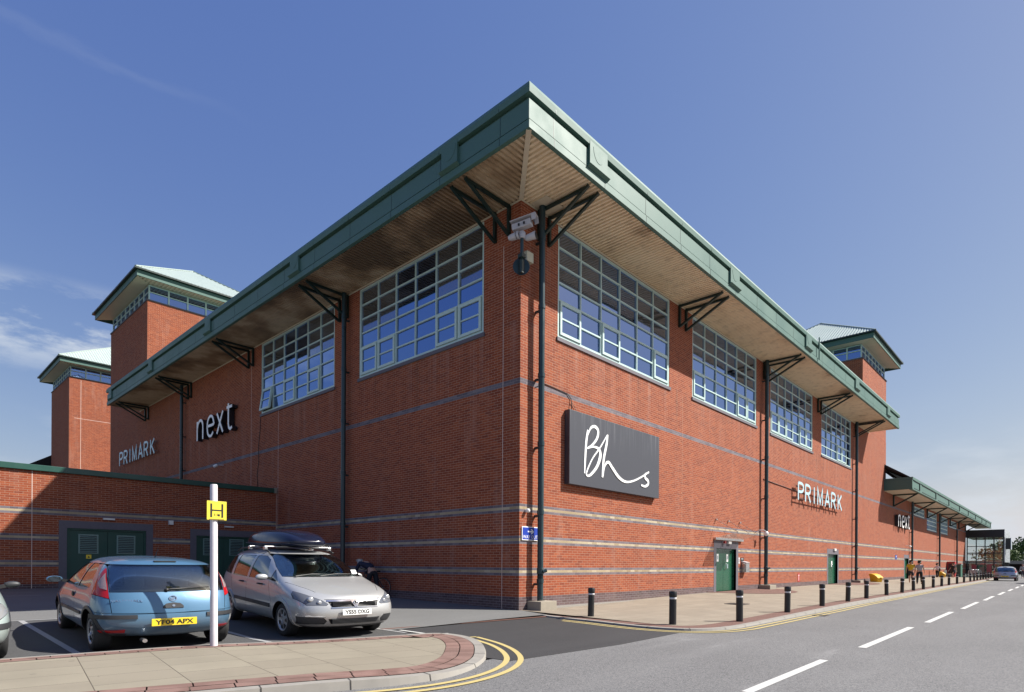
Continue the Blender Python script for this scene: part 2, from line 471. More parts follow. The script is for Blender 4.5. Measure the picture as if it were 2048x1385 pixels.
# panel seams
for side, e in (('R', XE), ('L', YE)):
    u = -1.0
    while u < e-1:
        t = MB()
        for za, zb, w_ in ((11.50,11.688,.031),(11.74,12.20,.001),(12.31,12.455,.0655)):
            p = MP(side, u, GOV+w_, za); q = MP(side, u+.014, GOV+w_+.003, zb)
            t.box(min(p[0],q[0]), max(p[0],q[0]), min(p[1],q[1]), max(p[1],q[1]), za, zb)
        u += 2.21
        t.build('panel_seam', GREEN_D, fas)
# lightning rod like joint cover
t = MB(); t.box(20.25,20.31,-GOV-.12,-GOV-.07,11.6,12.72); t.build('joint_cover', GREEN, fas)

# ribbed soffit, ribs square to each wall, mitred at the corner
def soffit(side, g, z, u_from, u_to, name, matl, parent, ox=0.0, period=.150, h=.055, mitre=True, base=0.0, mitre_end=False):
    mb = MB(); prev = None
    prof = [(0,0),(.42,0),(.5,1),(.92,1)]
    u = u_from; k = 0
    cols = []
    while u < u_to:
        for fr_, hh in prof:
            uu = u+fr_*period
            if uu > u_to: break
            cols.append((uu, hh))
        u += period
    for uu, hh in cols:
        w_in = 0.0
        if mitre and uu < ox: w_in = ox-uu
        if mitre_end is not False and uu > mitre_end: w_in = max(w_in, uu-mitre_end)
        w_in = min(w_in, g-.001)
        A = mb.bm.verts.new(MP(side, uu, base+w_in, z+hh*h)); B = mb.bm.verts.new(MP(side, uu, base+g, z+hh*h))
        if prev: mb.bm.faces.new((prev[0], prev[1], B, A))
        prev = (A, B)
    return mb.build(name, matl, parent)
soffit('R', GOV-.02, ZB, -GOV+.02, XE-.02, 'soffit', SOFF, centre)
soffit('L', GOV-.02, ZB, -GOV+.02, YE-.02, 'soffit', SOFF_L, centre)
t = MB(); t.bar((.02,.02,ZB-.004), (-GOV+.03,-GOV+.03,ZB-.004), .13, .03); t.build('soffit_trim', SOFF_W, centre)
for side, e in (('R', XE), ('L', YE)):
    t = MB(); p = MP(side, .0, .002, ZB-.05); q = MP(side, e, .03, ZB-.004)
    t.box(min(p[0],q[0]), max(p[0],q[0]), min(p[1],q[1]), max(p[1],q[1]), ZB-.05, ZB-.004); t.build('soffit_trim', SOFF_W, centre)
# panel laps across the ribs
t = MB(); t.box(.35,1.15,-.62,-.05,ZB-.012,ZB-.006); t.build('soffit_plate', SOFF_W, centre)

# steel brackets
def bracket(side, u, parent, zt=11.44, zlow=10.60, tip=1.66, w=.085):
    b = MB()
    b.bar(MP(side,u,.055,zt+.03), MP(side,u,.055,zlow), w)
    b.bar(MP(side,u,.0975,zt-.02), MP(side,u,tip,zt-.02), w*.9)
    b.bar(MP(side,u+.004,.07,zlow+.03), MP(side,u+.004,tip+.10,zt+.012), w*.9)
    return b.build('eaves_bracket', GREEN_D, parent)
for u in (.73,1.19,9.34,9.89,18.36,18.94,27.25,27.88,36.10,36.55): bracket('R', u, centre)
for u in (.42,.97,8.73,9.27,16.84,17.33,24.77,25.24,32.36,32.98): bracket('L', u, centre)

def drainpipe(side, u, z0, z1, parent, w=.22, r=.088):
    p = MB(); X, Y, _ = MP(side, u, w, 0)
    M = Matrix.Translation((X, Y, 0))
    prof = [(0,z1),(r,z1)]
    zc = z1-.9
    while zc > z0+.4:
        prof += [(r,zc+.06),(r*1.17,zc+.055),(r*1.17,zc-.06),(r,zc-.065)]
        zc -= 1.95
    # access boss near the foot
    prof += [(r,z0+.95),(r*1.14,z0+.94),(r*1.14,z0+.78),(r,z0+.77),(r,z0),(0,z0)]
    p.lathe(prof, 20, M)
    q = MP(side, u, w+r, z0+.84); q2 = MP(side, u+.10, w+r+.06, z0+.88)
    p.tube(q, q2, .05, 10)
    zc = z1-1.0
    while zc > z0+.4:
        a = MP(side, u-.03, 0, zc-.03); b = MP(side, u+.03, w, zc+.03)
        p.box(min(a[0],b[0]),max(a[0],b[0]),min(a[1],b[1]),max(a[1],b[1]),zc-.03,zc+.03)
        zc -= 1.95
    return p.build('drainpipe', PIPE, parent, smooth=True, angle=35)
for u, z0 in ((.66,.24),(18.25,.30),(35.7,.30)): drainpipe('R', u, z0, 11.47, centre)
for u, z0 in ((8.68,-.1),(25.75,-.1)): drainpipe('L', u, z0, 11.47, centre)

def wbox(mb, side, ua, ub, wa, wb, za, zb):
    a = MP(side,ua,wa,za); b = MP(side,ub,wb,zb)
    return mb.box(min(a[0],b[0]),max(a[0],b[0]),min(a[1],b[1]),max(a[1],b[1]),za,zb)

# doors in the right wall
def door(parent, side, D, leaves=2, mat=DOORG, surround=.24, top=.34, y0=0.0, signs=True, plaqs=None):
    a,b,c,d = D
    s = MB(); wbox(s, side, a-surround, a, -.2, .006, c-.2, d+top); wbox(s, side, b, b+surround, -.2, .006, c-.2, d+top); wbox(s, side, a, b, -.2, .006, d, d+top)
    s.build('door_surround', BLUEBR, parent)
    fr = MB(); wbox(fr, side, a, a+.05, -.2, -.10, c, d); wbox(fr, side, b-.05, b, -.2, -.10, c, d); wbox(fr, side, a+.05, b-.05, -.2, -.10, d-.05, d)
    fo = fr.build('door_frame', mat, parent)
    n = leaves; wd = (b-a-.1)/n
    for i in range(n):
        l = MB(); wbox(l, side, a+.055+wd*i, a+.05+wd*(i+1)-.01, -.20, -.15, c+.01, d-.055)
        lo = l.build('door', mat, parent, bevel=.004)
        h = MB()
        hu = a+.05+wd*(i+1)-.16 if i == 0 else a+.05+wd*i+.16
        h.path([MP(side,hu,-.15,c+.95),MP(side,hu,-.09,c+.97),MP(side,hu,-.09,c+1.25),MP(side,hu,-.15,c+1.27)], .014)
        if i == 1 or n == 1: h.build('door_handle', STEEL, lo, smooth=True)
        else: h.bm.free()
        if signs:
            g = MB(); m_ = a+.05+wd*(i+.42)
            wbox(g, side, m_-.10, m_+.10, -.149, -.143, c+1.32, c+1.66); g.build('door_notice', WHITE, lo)
            g = MB(); wbox(g, side, m_-.045, m_+.045, -.142, -.140, c+1.42, c+1.58)
            if i == 1: wbox(g, side, m_-.01, m_+.10, -.149, -.1445, c+1.02, c+1.22)
            g.build('notice_print', simple('grey print', (.25,.30,.33), .6), lo)
    st = MB(); wbox(st, side, a-.02, b+.02, -.2, .02, c-.06, c); st.build('door_step', CONC, parent)
door(centre, 'R', D1); door(centre, 'R', D2, leaves=2, signs=False)
t = MB(); wbox(t, 'R', 30.95, 31.2, -.149, -.143, 1.25, 1.62); t.build('door_notice', WHITE, centre)
# movement joints
t = MB()
for u, za, zb in ((9.72,2.99,8.0),(9.74,.3,2.95),(27.3,.3,8.1),(39.5,.3,11.4)): wbox(t, 'R', u-.008, u+.008, 0, .002, za, zb)
t.build('movement_joint', simple('tan mastic joint', (.42,.22,.14), .8), centre)
t = MB()
for u, za, zb in ((.66,.0,10.4),(17.1,2.9,11.3),(14.35,2.9,8.2)): wbox(t, 'L', u-.009, u+.009, 0, .002, za, zb)
t.build('movement_joint', JOINT, centre)

# ------------------------------------------------------------------ towers
def tower(label, x0, y0, wx, wy, zb, glass_h=1.02, g=.86, roof_h=3.5, z_low=11.0, group='brick roof towers', ncx=7, ncy=8):
    T = thing('brick_tower', label, 'tower', (x0+wx/2, y0+wy/2, z_low), 0, group)
    x1, y1 = x0+wx, y0+wy
    m = MB()
    for p,q in (((x0,y0),(x1,y0)),((x1,y0),(x1,y1)),((x1,y1),(x0,y1)),((x0,y1),(x0,y0))):
        m.quad([(p[0],p[1],z_low),(q[0],q[1],z_low),(q[0],q[1],zb),(p[0],p[1],zb)])
    m.quad([(x0,y0,zb),(x1,y0,zb),(x1,y1,zb),(x0,y1,zb)])
    m.build('wall', BRT, T)
    c = MB(); c.box(x0-.05,x1+.05,y0-.05,y1+.05,zb+.002,zb+.075); c.build('coping', BLUEBR, T)
    d = .12; zg = zb+.075; zt = zg+glass_h
    gm = MB(); gm.box(x0+d+.03,x1-d-.03,y0+d+.03,y1-d-.03,zg,zt)
    gm.build('glazing', GLASS, T)
    f = MB()
    for (ua,ub,side,base) in ((x0+d,x1-d,'R',-(y0+d)),(y0+d,y1-d,'L',-(x0+d))):
        n = ncx if side == 'R' else ncy
        for i in range(n+1):
            u = ua+(ub-ua)*i/n; wbox(f, side, max(ua,u-.05), min(ub,u+.05), base-.04, base+.03, zg, zt)
        for za, zc in ((zg,zg+.06),(zt-.07,zt),(zg+glass_h*.52,zg+glass_h*.52+.06)): wbox(f, side, ua+.005, ub-.005, base-.035, base+.024, za, zc)
    f.build('window_frame', FRAME, T)
    zs = zt+.015
    # soffit ribs on the -y side, plain boards on -x
    soffit('R', g, zs, x0-g+.02, x1+g-.02, 'soffit', SOFF_W, T, ox=x0, base=-y0, period=.24, h=.05, mitre_end=x1)
    s = MB()
    s.quad([(x0-g+.02,y0-g+.02,zs),(x0,y0,zs),(x0,y1,zs),(x0-g+.02,y1+g,zs)]); s.quad([(x0,y0,zs+.02),(x1,y0,zs+.02),(x1,y1,zs+.02),(x0,y1,zs+.02)])
    s.build('soffit', SOFF_W, T)
    # fascia ring
    q = MB(); zf = zs-.02; zh = .36
    for o0, o1, za, zc in ((g-.05,g,zf,zf+zh),):
        q.box(x0-o1,x1+o1,y0-o1,y0-o0,za,zc); q.box(x0-o1,x1+o1,y1+o0,y1+o1,za,zc)
        q.box(x0-o1,x0-o0,y0-o0,y1+o0,za,zc); q.box(x1+o0,x1+o1,y0-o0,y1+o0,za,zc)
    q.build('fascia', GREEN, T)
    # gutter
    q = MB(); e = g+.17; ze = zf+zh+.02
    q.box(x0-e,x1+e,y0-e,y0-g+.08,ze,ze+.10); q.box(x0-e,x0-g+.08,y0-g+.08,y1+e,ze,ze+.10)
    q.build('gutter', GREEN_D, T)
    # standing seam pyramid roof, ribs down the slope
    cx, cy = (x0+x1)/2, (y0+y1)/2; za = ze+.09; ap = za+roof_h
    rr = MB(); e -= .04
    def face(A, B, n=46):
        A, B = Vector(A), Vector(B); apx = Vector((cx,cy,ap))
        mid = (A+B)/2; out = Vector((mid.x-cx, mid.y-cy, 0)).normalized(); dn = (apx-mid).normalized(); nrm = (B-A).normalized().cross(dn)
        if nrm.z < 0: nrm = -nrm
        prev = None
        for i in range(n*2+1):
            t = i/(n*2); p = A.lerp(B, t)
            k = 1-abs(2*t-1)                          # how far up the slope this rib runs
            top = p + (apx-mid)*k
            off = nrm*(.045 if i % 2 else 0.0)
            a = rr.bm.verts.new(p+off); b = rr.bm.verts.new(top+off*(.3 if k < .02 or k > .98 else 1))
            if prev: rr.bm.faces.new((prev[0], a, b, prev[1]))
            prev = (a, b)
    c4 = [(x0-e,y0-e,za),(x1+e,y0-e,za),(x1+e,y1+e,za),(x0-e,y1+e,za)]
    for i in range(4): face(c4[i], c4[(i+1)%4])
    for p in c4: rr.bar(Vector(p)+Vector((0,0,.05)), (cx,cy,ap+.05), .12, .05)
    rr.build('roof', ROOFM, T, recalc=False)
    return T
ROOFM = simple('pale green profiled roof sheet', (.37,.44,.41), .5, .0, .06)
T1 = tower('near left brick tower rising through the eaves above the leftmost sign', 0.0, 32.81, 8.7, 8.7, 18.57, roof_h=3.3, z_low=11.55)
T2 = tower('smaller looking far left brick tower standing behind the low annex', 0.0, 55.4, 8.6, 7.8, 18.33, roof_h=3.2, z_low=0.0)
T3 = tower('right hand brick tower behind the end of the long eaves', 38.34, 0.02, 7.85, 7.8, 16.72, roof_h=3.2, z_low=11.4)
# brick skin of wall above soffit level flush with main walls
m = MB(); m.quad([(38.34,-.001,11.4),(46.15,-.001,11.4),(46.15,-.001,11.6),(38.34,-.001,11.6)]); m.quad([(46.15,0,-.4),(46.15,7,-.4),(46.15,7,11.5),(46.15,0,11.5)])
m.build('wall', BR, centre)
# pipe-like pale joints on towers
t = MB(); wbox(t, 'R', .9, .93, -55.4, -55.396, 5.0, 18.2); wbox(t, 'R', .4, 5.0, -55.4, -55.397, 14.6, 14.63); t.build('movement_joint', JOINT, T2)

# dark lean-to roof by the far left tower
s = thing('rear_roof', 'dark sloping roof edge showing between the annex coping and far left tower', 'roof', (-1, 66, 9.0))
m = MB(); m.prism([(-3.4,64,10.0),(.2,64,12.2),(.2,64,9.0),(-3.4,64,9.0)], (0,8,0)); m.build('roof_slab', DARK, s)

# ------------------------------------------------------------------ annex (low brick block on the left, plane y = 14.48)
AY = 14.48
annex = thing('brick_annex', 'low flat roofed brick annex with green louvred doors and a dark green coping', 'building', (-8, AY, 0))
def AP(u, w, z): return (u, AY-w, z)
AD = [(-7.76,-5.24,.25,2.48), (-3.40,-1.15,.25,2.38)]
w = MB(); wall_sheet(w, 'R', -30, 0, -.5, 4.42, [(*d,.16) for d in AD], base=-AY)
w.build('wall', BRA, annex, recalc=False)
m = MB(); m.box(-30.1,-.02,AY-.09,AY+.35,4.40,4.60); m.build('coping', simple('dark green metal coping', (.02,.075,.058), .35, 0, .15), annex, bevel=.01)
m = MB(); m.box(-30,-.02,AY+.3,AY+12,4.40,4.44); m.build('roof', CONC, annex)
m = MB(); m.box(-.14,-.03,AY-.12,AY+.03,4.38,4.62); m.build('coping_end', CONC, annex)
m = MB(); m.box(-8.766,-8.746,AY-.003,AY-.0005,.15,4.40); m.build('movement_joint', JOINT, annex)
m = MB(); m.box(-.02,-.004,AY-.004,AY-.0005,.15,4.40); m.build('movement_joint', JOINT, annex)
for k,(a,b,c,d) in enumerate(AD):
    s = MB()
    for (ua,ub,za,zb) in ((a-.24,a,-.3,d+.26),(b,b+.24,-.3,d+.26),(a,b,d,d+.26)): s.box(ua,ub,AY-.008,AY+.15,za,zb)
    s.build('door_surround', BLUEBR, annex)
    fr = MB()
    for (ua,ub,za,zb) in ((a,a+.06,c,d),(b-.06,b,c,d),(a+.06,b-.06,d-.06,d)): fr.box(ua,ub,AY+.03,AY+.15,za,zb)
    fr.build('door_frame', DOORA, annex)
    wd = (b-a-.12)/2
    bk_ = MB(); bk_.box(a-.02,b+.02,AY+.165,AY+.18,c-.4,d+.05); bk_.build('door_light_stop', DARK, annex)  # dark sheet added behind the leaves to stop sunlight showing through the gap
    for i in range(2):
        l0 = a+.06+wd*i+.004; l1 = a+.06+wd*(i+1)-.004
        l = MB(); l.box(l0,l1,AY+.07,AY+.12,c-.3,d-.065)
        lo = l.build('door', DOORA, annex, bevel=.004)
        mu = (l0+l1)/2; hw = .26
        v = MB(); v.box(mu-hw,mu+hw,AY+.0665,AY+.0685,1.62,2.23); v.build('louvre_back', BLACK, lo); v = MB()
        v.box(mu-hw-.05,mu-hw,AY+.055,AY+.069,1.58,2.28); v.box(mu+hw,mu+hw+.05,AY+.055,AY+.069,1.58,2.28)
        v.box(mu-hw,mu+hw,AY+.055,AY+.069,2.23,2.28); v.box(mu-hw,mu+hw,AY+.055,AY+.069,1.58,1.62)
        for j in range(9):
            z = 1.64+j*.065
            v.prism([(mu-hw,AY+.064,z+.045),(mu-hw,AY+.025,z+.022),(mu-hw,AY+.025,z+.006),(mu-hw,AY+.064,z+.029)], (2*hw,0,0))
        v.build('louvre', simple('louvre blade', (.13,.22,.20), .4), lo)
# ------------------------------------------------------------------ distant wing with lower eaves
wing = thing('shop_wing', 'lower far wing of the brick shopping centre with a long green canopy', 'building', (46.15, 0, 0))
WW = [(58.75,64.7,6.38,7.28,1),(66.3,72.85,5.27,7.32,2),(75.55,81.5,5.30,7.34,2),(82.9,89.8,6.37,7.29,1)]
D3 = (54.25,56.1,.05,2.06)
w = MB(); wall_sheet(w, 'R', 46.15, 99.8, -.4, 8.6, [(a,b,c,d) for a,b,c,d,_ in WW]+[(*D3,.22)])
w.build('wall', BR, wing, recalc=False)
for a,b,c,d,k in WW: grid_window(wing, 'R', a, b, c, d, 7, 2 if k == 1 else 4, (), fw=.1, mw=.09)
door(wing, 'R', D3, 1, signs=False, surround=.3)
t = MB(); t.box(45.55,113,-GOV,-GOV+.2,7.56,8.30); t.box(45.5,113.05,-GOV-.05,.0,8.31,8.52); t.box(45.5,113.05,-GOV-.04,-GOV+.2,7.52,7.64); t.box(45.45,45.6,-GOV-.03,-.0,7.55,8.30)
wf = t.build('fascia', GREEN, wing)
t = MB()
for k,u in enumerate((45.7,49.5,58.1,66.6,74.9,83.2,91.1,99.3,105.2)):
    u2 = (49.1,57.6,66.1,74.5,82.8,90.7,98.9,104.8,112)[k]
    for za,zb in ((8.27,8.31),(7.64,7.68)): t.box(u+.5,u2-.3,-GOV-.062,-GOV-.001,za,zb)
    t.box(u2-.42,u2-.30,-GOV-.062,-GOV-.001,7.68,8.27)
t.build('fascia_groove', GREEN_D, wf)
t = MB(); t.box(45.6,113,-GOV+.2,0,7.53,7.56); t.build('soffit', SOFF_W, wing)
for u in (49.0,58.2,66.1,75.4,83.3,91.6,99.0): bracket('R', u, wing, 7.50, 6.50, 1.68, .13)
for u in (56.6,73.4): drainpipe('R', u, .2, 7.5, wing)
drainpipe('R', 88.3, .2, 6.3, wing)
t = MB()
t.prism([(45.6,-GOV+.15,8.55),(45.6,.3,9.95),(45.6,3.0,11.5),(45.6,3.0,11.25),(45.6,.3,9.7),(45.6,-GOV+.3,8.55)], (67,0,0))
t.build('roof', DARK, wing)
t = MB()
for i in range(3): t.bar((45.9+i*2,-1.5,8.6),(45.9+i*2,2.5,10.9),.12); t.bar((45.9+i*2,-.6,8.6),(45.9+i*2,.6,9.7),.09)
t.build('roof_truss', DARK, wing)
# ------------------------------------------------------------------ glazed entrance box
ent = thing('glass_entrance', 'dark glazed entrance box projecting from the far end of the wing', 'building', (105,-2,0))
g = MB(); g.box(100.03,110.2,-4.2,-.02,0,5.6); g.build('glazing', GLASS_E, ent)
f = MB()
f.box(99.95,110.35,-4.32,0.02,5.62,6.72)                            # deep dark fascia
DK = simple('charcoal framing', (.014,.016,.018), .4)
f.build('fascia', DK, ent)
f = MB()
for y in (-4.25,-3.2,-2.2,-1.2,-.15): f.box(99.96,100.08,y-.06,y+.06,0,5.62)
for z in (.9,2.0,3.2,3.35,4.3): f.box(99.97,100.06,-4.2,-.1,z-.05,z+.05)
for x in (102,104,106,108,110.2): f.box(x-.06,x+.06,-4.27,-4.16,0,5.62)
f.build('mullion', DK, ent)
f = MB(); f.box(99.94,110.4,-4.38,-4.33,5.55,6.74); f.box(100.5,110.3,-4.40,-4.28,2.0,5.5); f.build('cladding_panel', simple('silver cladding panel', (.55,.60,.62), .3, .5), ent)
f = MB(); f.box(101.5,102.6,-4.95,-4.41,3.9,5.5); fs = f.build('projecting_sign', DK, ent)
f = MB(); f.box(101.45,102.65,-5.02,-4.951,3.85,5.55); f.build('sign_face', simple('silver sign face', (.5,.56,.6), .4), fs)
f = MB(); f.box(100.2,110,-4.1,-.1,-.05,.03); f.build('floor', CONC, ent)
# ------------------------------------------------------------------ ground, roads, pavements
def zg(x, y):
    """car park level: rises gently away from the road and up to the wall"""
    A = -.085+.03*max(0, y+.5); A = min(A, .36)
    B = .018*y if y >= 0 else max(-.085, .05*y)
    t = min(1, max(0, (x+6)/5.0)); t = t*t*(3-2*t)
    return A+(B-A)*t

def asphalt(name, c1, c2, speck=.5, patch=.25, big=.18):
    t = NT(name); P = t.pos()
    f = t.noise(P, 75, 3, .7); g = t.noise(P, 22, 4, .7); b = t.noise(P, big, 5, .6); s = t.noise(t.scale(P, (.12,1.0,1)), 1.2, 4, .6)
    c = t.mix(t.ramp(f, [(.36,0.0),(.64,1.0)]), c1, c2)
    c = t.mix(t.math('MULTIPLY', t.ramp(g, [(.35,1.0),(.5,0.0)]), speck*.5), c, tuple(x*.45 for x in c1))
    c = t.mix(t.math('MULTIPLY', t.ramp(b, [(.35,0.0),(.7,1.0)]), patch), c, tuple(x*.62 for x in c1))
    c = t.mix(t.math('MULTIPLY', t.ramp(s, [(.5,0.0),(.8,1.0)]), patch*.5), c, tuple(min(1,x*1.3) for x in c2))
    w = t.noise(t.scale(P, (.25,1.1,1)), .9, 6, .7)
    c = t.mix(t.math('MULTIPLY', t.ramp(w, [(.60,0.0),(.72,1.0)]), .22), c, tuple(min(1,x*1.5) for x in c2))
    t.set(c, .9); t.b.inputs['Specular IOR Level'].default_value = .3
    t.bump(t.math('ADD', f, g), .5, .006)
    return t.m
ROADM = asphalt('worn grey road surface', (.072,.072,.075), (.232,.230,.228))
DARKM = asphalt('newer dark road surface', (.032,.0315,.033), (.058,.057,.059), .5, .45)
BAYM = asphalt('parking bay surface', (.055,.055,.058), (.10,.10,.10), .4, .35)
APRM = asphalt('pale grey apron surface', (.125,.125,.123), (.175,.175,.17), .3, .3)
GROUNDM = asphalt('distant ground', (.07,.075,.06), (.11,.115,.09))
def paint(name, col, wear=.35):
    t = NT(name); P = t.pos(); f = t.noise(P, 30, 5, .7)
    c = t.mix(t.ramp(f, [(.50+.1*(1-wear),0.0),(.78,1.0)]), col, tuple(x*.55 for x in col))
    t.set(c, .7); return t.m
WLINE = paint('worn white road paint', (.50,.50,.48)); YLINE = paint('worn yellow road paint', (.46,.37,.15)); WLINE2 = paint('faded white bay line', (.30,.30,.30), .8)

def st(mb, name, m, **k): return tag(mb.build(name, m, None, **k), kind='structure')
g = MB(); N = 4000
g.quad([(-N,-N,-.16),(N,-N,-.16),(N,N,-.16),(-N,N,-.16)]); st(g, 'ground', GROUNDM)
# road: one sheet along the right wall, reaching past the camera
g = MB()
g.quad([(-60,-60,-.10),(400,-60,-.10),(400,-5.0,-.10),(-60,-5.0,-.10)]); st(g, 'road', ROADM)
# side street mouth in darker asphalt
g = MB(); g.prism([(-5.35,-.60,-.106),(.3,-1.15,-.106),(.2,-5.25,-.106),(-3.5,-5.45,-.106),(-6.2,-5.31,-.106),(-6.4,-3.4,-.106)], (0,0,.012)); st(g, 'road', DARKM)
# car park sheet following its slope
def sheet(name, x0, x1, y0, y1, m, dz=0.0, step=.5, f=zg):
    g = MB(); nx = max(1, int(round((x1-x0)/step))); ny = max(1, int(round((y1-y0)/step)))
    V = [[g.bm.verts.new((x0+(x1-x0)*i/nx, y0+(y1-y0)*j/ny, f(x0+(x1-x0)*i/nx, y0+(y1-y0)*j/ny)+dz)) for j in range(ny+1)] for i in range(nx+1)]
    for i in range(nx):
        for j in range(ny): g.bm.faces.new((V[i][j],V[i+1][j],V[i+1][j+1],V[i][j+1]))
    return st(g, name, m, smooth=True)
sheet('car_park', -40, -5.15, -3.2, 4.42, BAYM)
sheet('car_park', -40, -5.15, 4.42, 14.6, APRM)
sheet('car_park', -5.15, .06, -1.02, 14.6, APRM)
# drain line, reddish, where the apron meets the street
g = MB()
pts = [(-5.2,-.78),(-2.5,-1.02),(.1,-1.20)]
for (a,b),(c,d) in zip(pts, pts[1:]): g.prism([(a,b-.045,-.085),(c,d-.045,-.085),(c,d+.045,-.085),(a,b+.045,-.085)], (0,0,.012))
st(g, 'drain_channel', simple('rusty drain channel', (.13,.06,.045), .8))
def gline(pts, w, m, z=None, dz=.006, name='road_marking', close=True):
    """painted line laid on the ground along pts"""
    g = MB(); prev = None; n = len(pts)
    for i, p in enumerate(pts):
        a = Vector(pts[max(i-1,0)][:2]); c = Vector(pts[min(i+1,n-1)][:2]); d = (c-a).normalized(); nn = Vector((-d.y,d.x))*w/2
        zz = (zg(p[0],p[1]) if z is None else z)+dz
        q = (g.bm.verts.new((p[0]+nn.x,p[1]+nn.y,zz)), g.bm.verts.new((p[0]-nn.x,p[1]-nn.y,zz)))
        if prev: g.bm.faces.new((prev[0],prev[1],q[1],q[0]))
        prev = q
    return st(g, name, m)
for x in (-18.2,-15.6,-13.05,-10.42,-7.78,-5.2): gline([(x, y*.5-1.6) for y in range(13)], .10, WLINE2)
gline([(x*.6-24, 4.43) for x in range(32)], .10, WLINE2)
for k in range(4): gline([(-30+x*1.0, 11.2+k*.75+.02*x*(k%2)) for x in range(22)], .07, WLINE2)
# white centre dashes
for a, b in ((-10.5,-7.3),(-5.9,-2.80),(-.86,3.93),(5.62,10.45),(12.45,17.66),(19.5,24.45),(26.5,31.1),(33.2,37.6),(39.8,44),(46,50.3),(52.5,57),(59,64)):
    gline([(a,-8.53),(b,-8.47)], .13 if b > 0 else .115, WLINE, -.10)
# pavement along the shop wall
KE = [(.0,-.02),(-.02,-.55),(-.28,-1.25),(-.42,-2.0),(-.55,-2.9),(-.72,-3.7),(-.80,-4.5),(-.62,-5.2),(-.12,-5.60),(.55,-5.75),(1.4,-5.78),(5.3,-5.70),(8.3,-5.66),(12.4,-5.53),(20.7,-5.45),(36.9,-5.20),(54.3,-5.15),(75,-4.9),(101,-4.75)]
KS = catmull(KE[1:12], 5)+KE[12:]
def offs(pts, d):
    out = []
    for i, p in enumerate(pts):
        a = Vector(pts[max(i-1,0)]); c = Vector(pts[min(i+1,len(pts)-1)]); t = (c-a).normalized()
        out.append((p[0]-t.y*d, p[1]+t.x*d))
    return out
def strip(mb, A, B, za, zb):
    P = [mb.bm.verts.new((*a, za if not callable(za) else za(*a))) for a in A]; Q = [mb.bm.verts.new((*b, zb if not callable(zb) else zb(*b))) for b in B]
    for i in range(len(A)-1): mb.bm.faces.new((P[i],P[i+1],Q[i+1],Q[i]))
def kz(p):   # kerb drops flush to the wall corner
    return 0.0
KERBM = simple('pale concrete kerb', (.25,.235,.21), .85, 0, .16, 7)
def paver_mat(name, slab, joint, bw, bh, col2, axis_rot=0.0, mort=.004, grime=.4):
    t = NT(name); P = t.pos()
    mp = t.n('ShaderNodeMapping'); mp.inputs['Rotation'].default_value = (0,0,axis_rot); t.l(P, mp.inputs['Vector'])
    bk = t.n('ShaderNodeTexBrick'); t.l(mp.outputs[0], bk.inputs['Vector'])
    for k, v in (('Scale',1),('Brick Width',bw),('Row Height',bh),('Mortar Size',mort),('Mortar Smooth',.3),('Bias',0)): bk.inputs[k].default_value = v
    bk.inputs['Color1'].default_value = (*slab,1); bk.inputs['Color2'].default_value = (*col2,1); bk.inputs['Mortar'].default_value = (*joint,1)
    f = t.noise(P, 40, 4, .7); b = t.noise(P, 1.0, 5, .6)
    c = t.mix(t.math('MULTIPLY', f, .35), bk.outputs['Color'], tuple(x*.5 for x in slab))
    c = t.mix(t.math('MULTIPLY', t.ramp(b, [(.42,0.0),(.7,1.0)]), grime), c, tuple(x*.6 for x in slab))
    sp = t.noise(P, 6.0, 2, .5)
    c = t.mix(t.ramp(sp, [(.73,0.0),(.76,.55)]), c, tuple(x*.35 for x in slab))
    t.set(c, .85); t.b.inputs['Specular IOR Level'].default_value = .3
    t.bump(t.math('SUBTRACT', t.math('MULTIPLY', f, .3), bk.outputs['Fac']), .5, .004)
    return t.m
def clay_mat():
    t = NT('red clay paving blocks'); P = t.pos(); c1 = t.noise(P, 3.1, 0, .5); f = t.noise(P, 45, 4, .7); b = t.noise(P, .8, 5, .6)
    c = t.mix(t.ramp(c1, [(.40,0.0),(.60,1.0)]), (.195,.112,.093), (.265,.162,.136))
    c = t.mix(t.math('MULTIPLY', f, .45), c, (.10,.06,.05)); c = t.mix(t.math('MULTIPLY', t.ramp(b,[(.4,0.0),(.7,1.0)]), .4), c, (.13,.095,.08))
    t.set(c, .85); t.b.inputs['Specular IOR Level'].default_value = .3; t.bump(f, .4, .003); return t.m
CLAY = clay_mat()
SLAB = paver_mat('buff paving slabs', (.28,.250,.190), (.075,.06,.045), .62, .86, (.245,.215,.165), R(98), .006)
SLAB2 = paver_mat('buff paving flags by the wall', (.29,.25,.195), (.09,.075,.06), .60, .45, (.25,.212,.165), 0)
RBR = paver_mat('red block paving', (.19,.105,.085), (.07,.05,.045), .215, .11, (.15,.085,.07), R(90), .005)
RBR2 = paver_mat('red block paving edge', (.21,.115,.095), (.07,.05,.045), .36, .25, (.165,.092,.078), R(-8), .008)
inner = offs(KS, .15); inner2 = offs(KS, .62)
inner = [(max(x,-.80), y) for x,y in inner]
def KZ(x, y=0):
    t = min(1, max(0, (x-1)/9)); return -.055+.05*t*t*(3-2*t)
g = MB()
def strip2(mb, A, B, fa, fb):
    P = [mb.bm.verts.new((*a, fa(k))) for k, a in enumerate(A)]; Q = [mb.bm.verts.new((*b, fb(k))) for k, b in enumerate(B)]
    for i in range(len(A)-1): mb.bm.faces.new((P[i],P[i+1],Q[i+1],Q[i]))
kz_ = lambda k: KZ(KS[k][0])
strip2(g, KS, inner, kz_, kz_); strip2(g, offs(KS,-.02), KS, lambda k: -.11, kz_); st(g, 'kerb', KERBM)
g = MB(); strip2(g, inner, inner2, lambda k: kz_(k)-.002, kz_); st(g, 'pavement', RBR)
